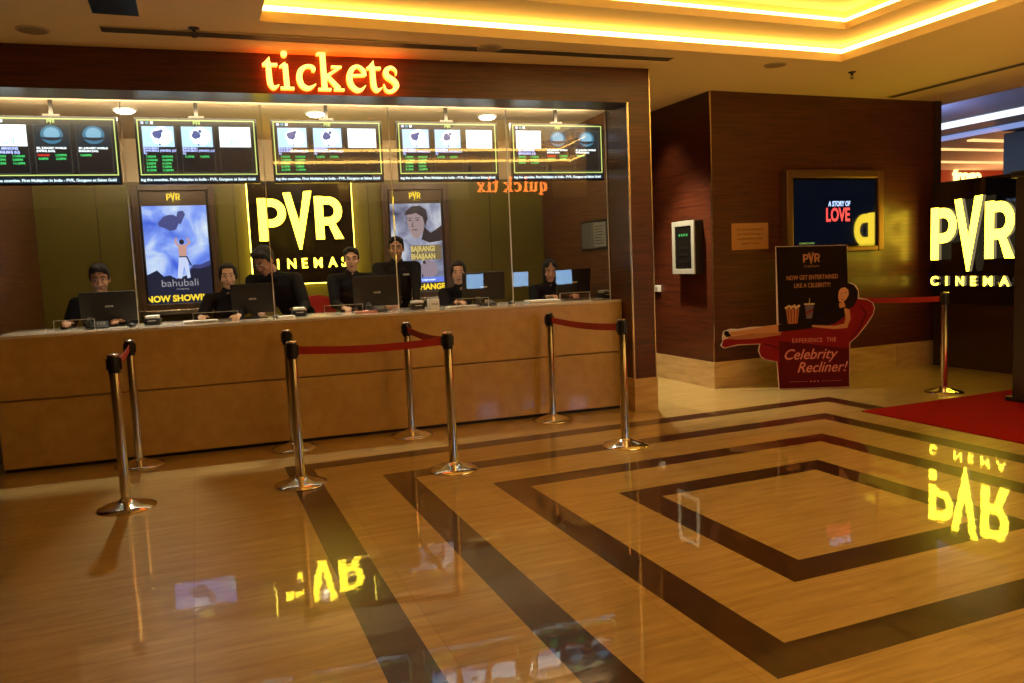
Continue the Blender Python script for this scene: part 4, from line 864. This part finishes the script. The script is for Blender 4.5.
def cap(p0, r0, p1, r1, flat=1.0):
    p0, p1 = Vector(p0), Vector(p1); L_ = (p1-p0).length; n = max(2, int(L_/(min(r0, r1)*0.45))+1); out = []
    for i in range(n+1):
        t_ = i/n; r = r0+(r1-r0)*t_; out.append((p0.lerp(p1, t_), (r, r*flat, r), None))
    return out
def ik(S_, Wt, l1, l2, hint):
    S_, Wt = Vector(S_), Vector(Wt); d = Wt-S_; D = min(d.length, (l1+l2)*0.995); d.normalize()
    a = (l1*l1-l2*l2+D*D)/(2*D); h = math.sqrt(max(0, l1*l1-a*a)); hn = Vector(hint); hn = (hn-d*hn.dot(d)).normalized()
    return S_+d*a+hn*h, S_+d*D
def person(label, u, v, yaw, pz, neck, head, hyaw, hpitch, wr, wl, skin=SKIN, female=False, seated=False, hair='short', k=1.0, hroll=0, badge=False, hcurl=0.6):
    """local frame: x right (seen from the lobby), -y towards the lobby; neck, head are offsets from the pelvis / from the neck"""
    t = thing('person', label, 'person', bp(u, v, 0), RZ+RD(yaw), None)
    P = Vector((0, 0, pz)); N_ = P+Vector(neck); Hc = N_+Vector(head); up = (N_-P).normalized()
    sw = (0.165 if female else 0.19)*k; hw = 0.085*k
    xa = Vector((1, 0, 0))
    Ch = P.lerp(N_, 0.66); Wa = P.lerp(N_, 0.28)
    SR = N_+Vector((sw, 0.01, -0.055*k)); SL = N_+Vector((-sw, 0.01, -0.055*k))
    ER, WR = ik(SR, wr, 0.285*k, 0.255*k, (0.3, 0.6, -0.7)); EL, WL = ik(SL, wl, 0.285*k, 0.255*k, (-0.3, 0.6, -0.7))
    HR = P+Vector((hw, 0, -0.02)); HL = P+Vector((-hw, 0, -0.02))
    if seated:
        KR = HR+Vector((0.06, -0.42, 0.0))*k; KL = HL+Vector((-0.06, -0.42, 0.0))*k; AR = KR+Vector((0, 0.08, -0.42*k)); ALk = KL+Vector((0, 0.08, -0.42*k))
    else:
        KR = Vector((HR.x+0.02, -0.02, 0.50*k)); KL = Vector((HL.x-0.02, -0.02, 0.50*k)); AR = Vector((HR.x+0.03, 0.02, 0.085)); ALk = Vector((HL.x-0.03, 0.02, 0.085))
    Rh = (Euler((0, 0, RD(hyaw))).to_matrix() @ Euler((RD(hpitch), 0, 0)).to_matrix() @ Euler((0, RD(hroll), 0)).to_matrix())
    hp = lambda x, y, z: Hc + Rh @ (Vector((x, y, z))*k)
    he = lambda x, y, z, a, b, c: (hp(x, y, z), (a*k, b*k, c*k), Rh)
    def hc(p, r0, q, r1): return cap(hp(*p), r0*k, hp(*q), r1*k)
    wf = 0.94 if female else 1.0
    b = []
    b += [he(0, 0.012, 0.03, 0.074, 0.092, 0.083), he(0, -0.018, -0.018, 0.063*wf, 0.070, 0.090), he(0, -0.034, -0.070, 0.046*wf, 0.045, 0.038), he(0, -0.062, -0.096, 0.019, 0.018, 0.015)]
    b += hc((0, -0.083, 0.018), 0.007, (0, -0.103, -0.022), 0.011) + [he(0.011, -0.090, -0.028, 0.008, 0.009, 0.007), he(-0.011, -0.090, -0.028, 0.008, 0.009, 0.007)]
    br_ = 0.006 if female else 0.009
    b += hc((-0.036, -0.074, 0.034), br_, (0.036, -0.074, 0.034), br_) + [he(0.037, -0.056 if female else -0.060, -0.026, 0.026 if female else 0.022, 0.022, 0.026), he(-0.037, -0.056 if female else -0.060, -0.026, 0.026 if female else 0.022, 0.022, 0.026)]
    b += hc((-0.016, -0.080, -0.058), 0.008, (0.016, -0.080, -0.058), 0.008) + [he(0.073, 0.012, -0.004, 0.009, 0.020, 0.030), he(-0.073, 0.012, -0.004, 0.009, 0.020, 0.030)]
    b += cap(hp(0, 0.02, -0.06), 0.050*k*wf, N_-up*0.02, 0.058*k*wf)
    b += cap(N_, 0.06*k, Ch, 0.095*k) + cap(Ch, 0.10*k, P, 0.10*k)
    b += cap(N_-up*0.03, 0.05*k, SR, 0.042*k) + cap(N_-up*0.03, 0.05*k, SL, 0.042*k)
    for S_, E_, W_ in ((SR, ER, WR), (SL, EL, WL)): b += cap(S_, 0.042*k, E_, 0.034*k) + cap(E_, 0.034*k, W_, 0.023*k)
    for H_, K_, A_ in ((HR, KR, AR), (HL, KL, ALk)):
        b += cap(H_, 0.072*k, K_, 0.048*k) + cap(K_, 0.046*k, A_, 0.030*k) + cap(A_, 0.03*k, A_+Vector((0, -0.12, -0.03)), 0.024*k)
    for sgn, E_, W_ in ((1, ER, WR), (-1, EL, WL)):
        d = (W_-E_).normalized(); d = (d+Vector((0, 0, -d.z*0.75))).normalized()       # palm lies flatter than the forearm
        sd = d.cross(Vector((0, 0, 1))).normalized(); dn = sd.cross(d).normalized()*-1
        if dn.z > 0: dn = -dn
        W2 = W_+d*0.008
        for q in (-0.024, -0.008, 0.008, 0.024): b += cap(W2+sd*q*0.7*k, 0.013*k, W2+d*0.082*k+sd*q*k, 0.0105*k)
        for q, L_ in ((-0.027, 0.062), (-0.009, 0.076), (0.009, 0.080), (0.027, 0.070)):
            a0 = W2+d*0.082*k+sd*q*k; a1 = a0+(d*0.85+dn*0.25*hcurl).normalized()*L_*0.45*k; a2 = a1+(d*0.6+dn*0.9*hcurl).normalized()*L_*0.32*k; a3 = a2+(d*0.35+dn*1.1*hcurl).normalized()*L_*0.23*k
            b += cap(a0, 0.0092*k, a1, 0.0086*k) + cap(a1, 0.0086*k, a2, 0.008*k) + cap(a2, 0.008*k, a3, 0.0072*k)
        inn = sd if (sd.x*sgn) < 0 else -sd
        b0 = W2+d*0.022*k+inn*0.018*k; b1 = b0+(d*0.6+inn*0.8)*0.034*k; b2 = b1+(d*0.95+inn*0.35+dn*0.2)*0.030*k
        b += cap(b0, 0.013*k, b1, 0.011*k) + cap(b1, 0.0105*k, b2, 0.0085*k)
    body = remesh(b, 0.0065, skin, 'body', t, 4)
    # clothing
    c = cap(N_-up*0.035, 0.070*k, Ch, 0.115*k)
    for q, r in ((0.75, 0.125), (0.6, 0.128), (0.45, 0.12), (0.3, 0.113), (0.15, 0.118), (0.0, 0.125)):
        cc = P.lerp(N_, q); c.append((cc, (r*1.18*k*(0.94 if female else 1.10), r*0.88*k, r*0.9*k), None))
    if female: c += [(Ch+Vector((0.055, -0.075, 0.0))*k, (0.06*k, 0.05*k, 0.06*k), None), (Ch+Vector((-0.055, -0.075, 0.0))*k, (0.06*k, 0.05*k, 0.06*k), None)]
    c += cap(N_-up*0.05*k, 0.064*k, SR, 0.060*k) + cap(N_-up*0.05*k, 0.064*k, SL, 0.060*k)
    for S_, E_, W_ in ((SR, ER, WR), (SL, EL, WL)): c += cap(S_, 0.064*k, E_, 0.052*k) + cap(E_, 0.047*k, E_.lerp(W_, 0.93), 0.034*k)
    c += cap(N_-up*0.04, 0.066*k, N_+up*0.012*k+Vector((0, 0.004, 0)), 0.062*k)
    sh_ = remesh(c, 0.010, SHIRT, 'shirt', t, 3)
    # collar flaps
    cm = MB(); f = N_+up*0.016*k
    for sg in (1, -1):
        cm.add([f+Vector((sg*0.008, -0.068, -0.005))*k, f+Vector((sg*0.060, -0.020, 0.016))*k, f+Vector((sg*0.052, -0.055, -0.035))*k, f+Vector((sg*0.024, -0.086, -0.055))*k,
                f+Vector((sg*0.008, -0.060, -0.005))*k, f+Vector((sg*0.055, -0.015, 0.016))*k, f+Vector((sg*0.045, -0.05, -0.035))*k, f+Vector((sg*0.02, -0.078, -0.055))*k],
               [(0,1,2,3),(7,6,5,4),(0,4,5,1),(1,5,6,2),(2,6,7,3),(3,7,4,0)], SHIRT)
    cm.build('collar', sh_)
    if badge:
        m = MB(); q = Ch+Vector((0.07, -0.125, 0.05))*k; m.box(q.x-0.03, q.x+0.03, q.y-0.006, q.y, q.z-0.008, q.z+0.008, GREYM); tg = m.build('name_badge', t)
    tr = [(P+Vector((0, 0, -0.02)), (0.16*k, 0.125*k, 0.11*k), None)]
    for H_, K_, A_ in ((HR, KR, AR), (HL, KL, ALk)): tr += cap(H_, 0.092*k, K_, 0.066*k) + cap(K_, 0.064*k, A_, 0.052*k)
    remesh(tr, 0.014, TROU, 'trousers', t, 2)
    for A_ in (AR, ALk):
        s_ = cap(A_+Vector((0, 0.02, -0.03)), 0.042, A_+Vector((0, -0.14, -0.045)), 0.036)
        remesh(s_, 0.010, SHOE, 'shoe', t, 2)
    # face details
    m = MB()
    for sg in (1, -1):
        cpt = hp(sg*0.030, -0.0765, 0.012); m.ell(cpt, (0.0135*k, 0.009*k, 0.0065*k), EYEW, 12, 8)
    m.build('eyes', t)
    m = MB()
    for sg in (1, -1): cpt = hp(sg*0.030, -0.0835, 0.012); m.ell(cpt, (0.0062*k, 0.004*k, 0.0062*k), EYED, 10, 6)
    m.build('irises', t)
    m = MB()
    for sg in (1, -1): m.tube([hp(sg*0.012, -0.0835, 0.032), hp(sg*0.030, -0.0825, 0.040), hp(sg*0.052, -0.069, 0.035)], [0.0035*k*(0.6 if female else 1), 0.0048*k*(0.6 if female else 1), 0.002*k], HAIR, 8)
    m.build('eyebrows', t)
    m = MB(); m.tube([hp(-0.022, -0.081, -0.058), hp(-0.009, -0.088, -0.054), hp(0, -0.0885, -0.055), hp(0.009, -0.088, -0.054), hp(0.022, -0.081, -0.058)], [0.001, 0.004*k, 0.0038*k, 0.004*k, 0.001], LIP, 8)
    m.tube([hp(-0.020, -0.081, -0.060), hp(0, -0.0875, -0.063), hp(0.020, -0.081, -0.060)], [0.001, 0.005*k, 0.001], LIP, 8); m.build('lips', t)
    # hair
    hh = [he(0, 0.034, 0.045, 0.081, 0.092, 0.088), he(0, 0.055, -0.02, 0.062, 0.055, 0.06)]
    if hair in ('quiff', 'wave'): hh += [he(0.070, -0.008, 0.035, 0.010, 0.026, 0.042), he(-0.070, -0.008, 0.035, 0.010, 0.026, 0.042), he(0.045, -0.022, 0.082, 0.032, 0.045, 0.032), he(-0.045, -0.022, 0.082, 0.032, 0.045, 0.032)]
    if hair == 'quiff': hh += [he(0.0, -0.028, 0.104, 0.056, 0.046, 0.028), he(-0.012, -0.050, 0.108, 0.034, 0.022, 0.018)]
    if hair == 'wave': hh += [he(-0.024, -0.030, 0.104, 0.045, 0.046, 0.034), he(0.030, -0.030, 0.100, 0.042, 0.044, 0.030), he(0.0, 0.03, 0.098, 0.07, 0.08, 0.045), he(0.012, -0.062, 0.088, 0.020, 0.016, 0.018), he(-0.030, -0.060, 0.086, 0.018, 0.016, 0.016)]
    if hair == 'bun': hh += [he(0, 0.112, 0.01, 0.036, 0.034, 0.036), he(0.0, -0.018, 0.094, 0.060, 0.050, 0.027), he(0.060, -0.012, 0.050, 0.022, 0.048, 0.046), he(-0.060, -0.012, 0.050, 0.022, 0.048, 0.046), he(0.070, 0.012, 0.010, 0.014, 0.036, 0.045), he(-0.070, 0.012, 0.010, 0.014, 0.036, 0.045)]
    if hair == 'long': hh += [he(0.060, 0.0, -0.02, 0.024, 0.05, 0.095), he(-0.060, 0.0, -0.02, 0.024, 0.05, 0.095), he(0, 0.06, -0.06, 0.075, 0.05, 0.11), he(0.042, -0.040, 0.078, 0.036, 0.040, 0.036), he(-0.042, -0.040, 0.078, 0.036, 0.040, 0.036)]
    cut = None
    remesh(hh, 0.006, HAIR, 'hair', t, 3, cut)
    return t
STD = (0, -0.02, 0.52)
person('seated man with thick black hair behind the leftmost monitor', -4.69, 1.22, 0, 0.765, (0.03, -0.12, 0.495), (0.01, -0.04, 0.14), 6, 8, (0.22, -0.42, 1.06), (-0.20, -0.40, 1.06), SKIN, False, True, 'wave', hcurl=0.7)
person('woman with tied-back hair in a dark shirt beside the blue poster', -3.66, 1.22, 0, 0.735, (0.02, -0.11, 0.505), (0.01, -0.03, 0.14), 0, 4, (0.10, -0.60, 1.055), (-0.20, -0.50, 1.055), SKIN2, True, True, 'bun', k=0.97)
person('man in black bending over the monitor in front of the yellow wall sign', -2.985, 1.50, -8, 0.93, (-0.23, -0.16, 0.46), (-0.065, -0.075, 0.115), -35, 34, (0.05, -0.58, 1.06), (-0.34, -0.55, 1.06), SKIN, False, False, 'wave', k=1.04)
person('short-haired young man in black standing right of the red chair', -2.50, 1.36, 0, 0.86, (-0.02, -0.06, 0.50), (0.0, -0.03, 0.13), -8, 5, (0.22, -0.50, 1.06), (-0.16, -0.45, 1.055), SKIN2, False, False, 'quiff', k=0.96)
person('standing clerk in a black shirt with name badge before the second poster', -2.03, 1.66, 0, 0.93, (0.0, -0.05, 0.525), (0.0, -0.03, 0.13), -12, 4, (0.10, -0.46, 1.06), (-0.14, -0.46, 1.06), SKIN, False, False, 'quiff', k=1.0, badge=True)
person('woman with tied-back hair behind the fourth monitor from the left', -1.52, 1.22, 0, 0.70, (0.0, -0.12, 0.48), (-0.01, -0.03, 0.138), -16, 4, (0.10, -0.56, 1.055), (-0.14, -0.52, 1.055), SKIN2, True, True, 'bun', k=0.95)
person('woman in dark clothes looking down at the right end of the counter', -0.60, 1.26, 0, 0.69, (0.02, -0.13, 0.475), (0.0, -0.05, 0.135), -12, 12, (0.12, -0.56, 1.055), (-0.14, -0.50, 1.055), SKIN, True, True, 'long', k=0.95)
chair(-4.69, 1.26, 0, 'dark office chair under the seated man at the left end', 0.93, 0.655)
chair(-3.66, 1.26, 0, 'dark office chair under the woman beside the blue poster', 0.93, 0.63)
chair(-1.52, 1.26, 0, 'dark office chair under the woman behind the fourth monitor', 0.93, 0.59)
chair(-0.60, 1.30, 0, 'dark office chair under the woman at the right end', 0.93, 0.59)

# ------------------------------------------------------------------ QUICK TIX corner (seen mirrored in the glass)
t = thing('quick_tix_sign', 'orange-red glowing quick tix lettering reflected in the ticket office glass', 'sign', (5.01, 0.5, 2.60), RD(180-3.5))
word('quick tix', 1.28, QT, QT, t, -0.05, -0.01, 22)
m = MB(); m.box(-0.1, 1.38, -0.008, 0.03, -0.15, 0.26, DARKW); m.box(-0.1, -0.05, 0.0, 0.03, 0.26, 0.44, DARKM); m.box(1.33, 1.38, 0.0, 0.03, 0.26, 0.44, DARKM); m.build('backboard', t)
kio = None
for k in range(3):
    x = 3.73+k*0.81
    lb = ('self-service ticket kiosk with a pale blue screen, leftmost of the three mirrored in the glass', 'self-service ticket kiosk with a pale blue screen, middle of the three mirrored in the glass', 'self-service ticket kiosk with a pale blue screen, rightmost of the three mirrored in the glass')[k]
    if kio is None:
        kio = thing('ticket_kiosk', lb, 'kiosk', (x, 0.15, 0), RD(180-3.5), 'self-service ticket kiosks')
        m = MB(); m.box(-0.2, 0.2, -0.1, 0.25, 0, 0.95, DARKW); m.build('cabinet', kio, bevel=0.01)
        m = MB(); m.box(-0.19, 0.19, -0.06, 0.02, 0.95, 1.36, BLACK); m.build('head', kio, bevel=0.01)
        m = MB(); m.box(-0.15, 0.15, -0.064, -0.06, 0.99, 1.24, emis('kiosk_screen', (0.35, 0.62, 1.0), 8.0)); m.build('touch_screen', kio)
    else:
        c = dup(kio); c.location = (x, 0.15, 0); c['label'] = lb
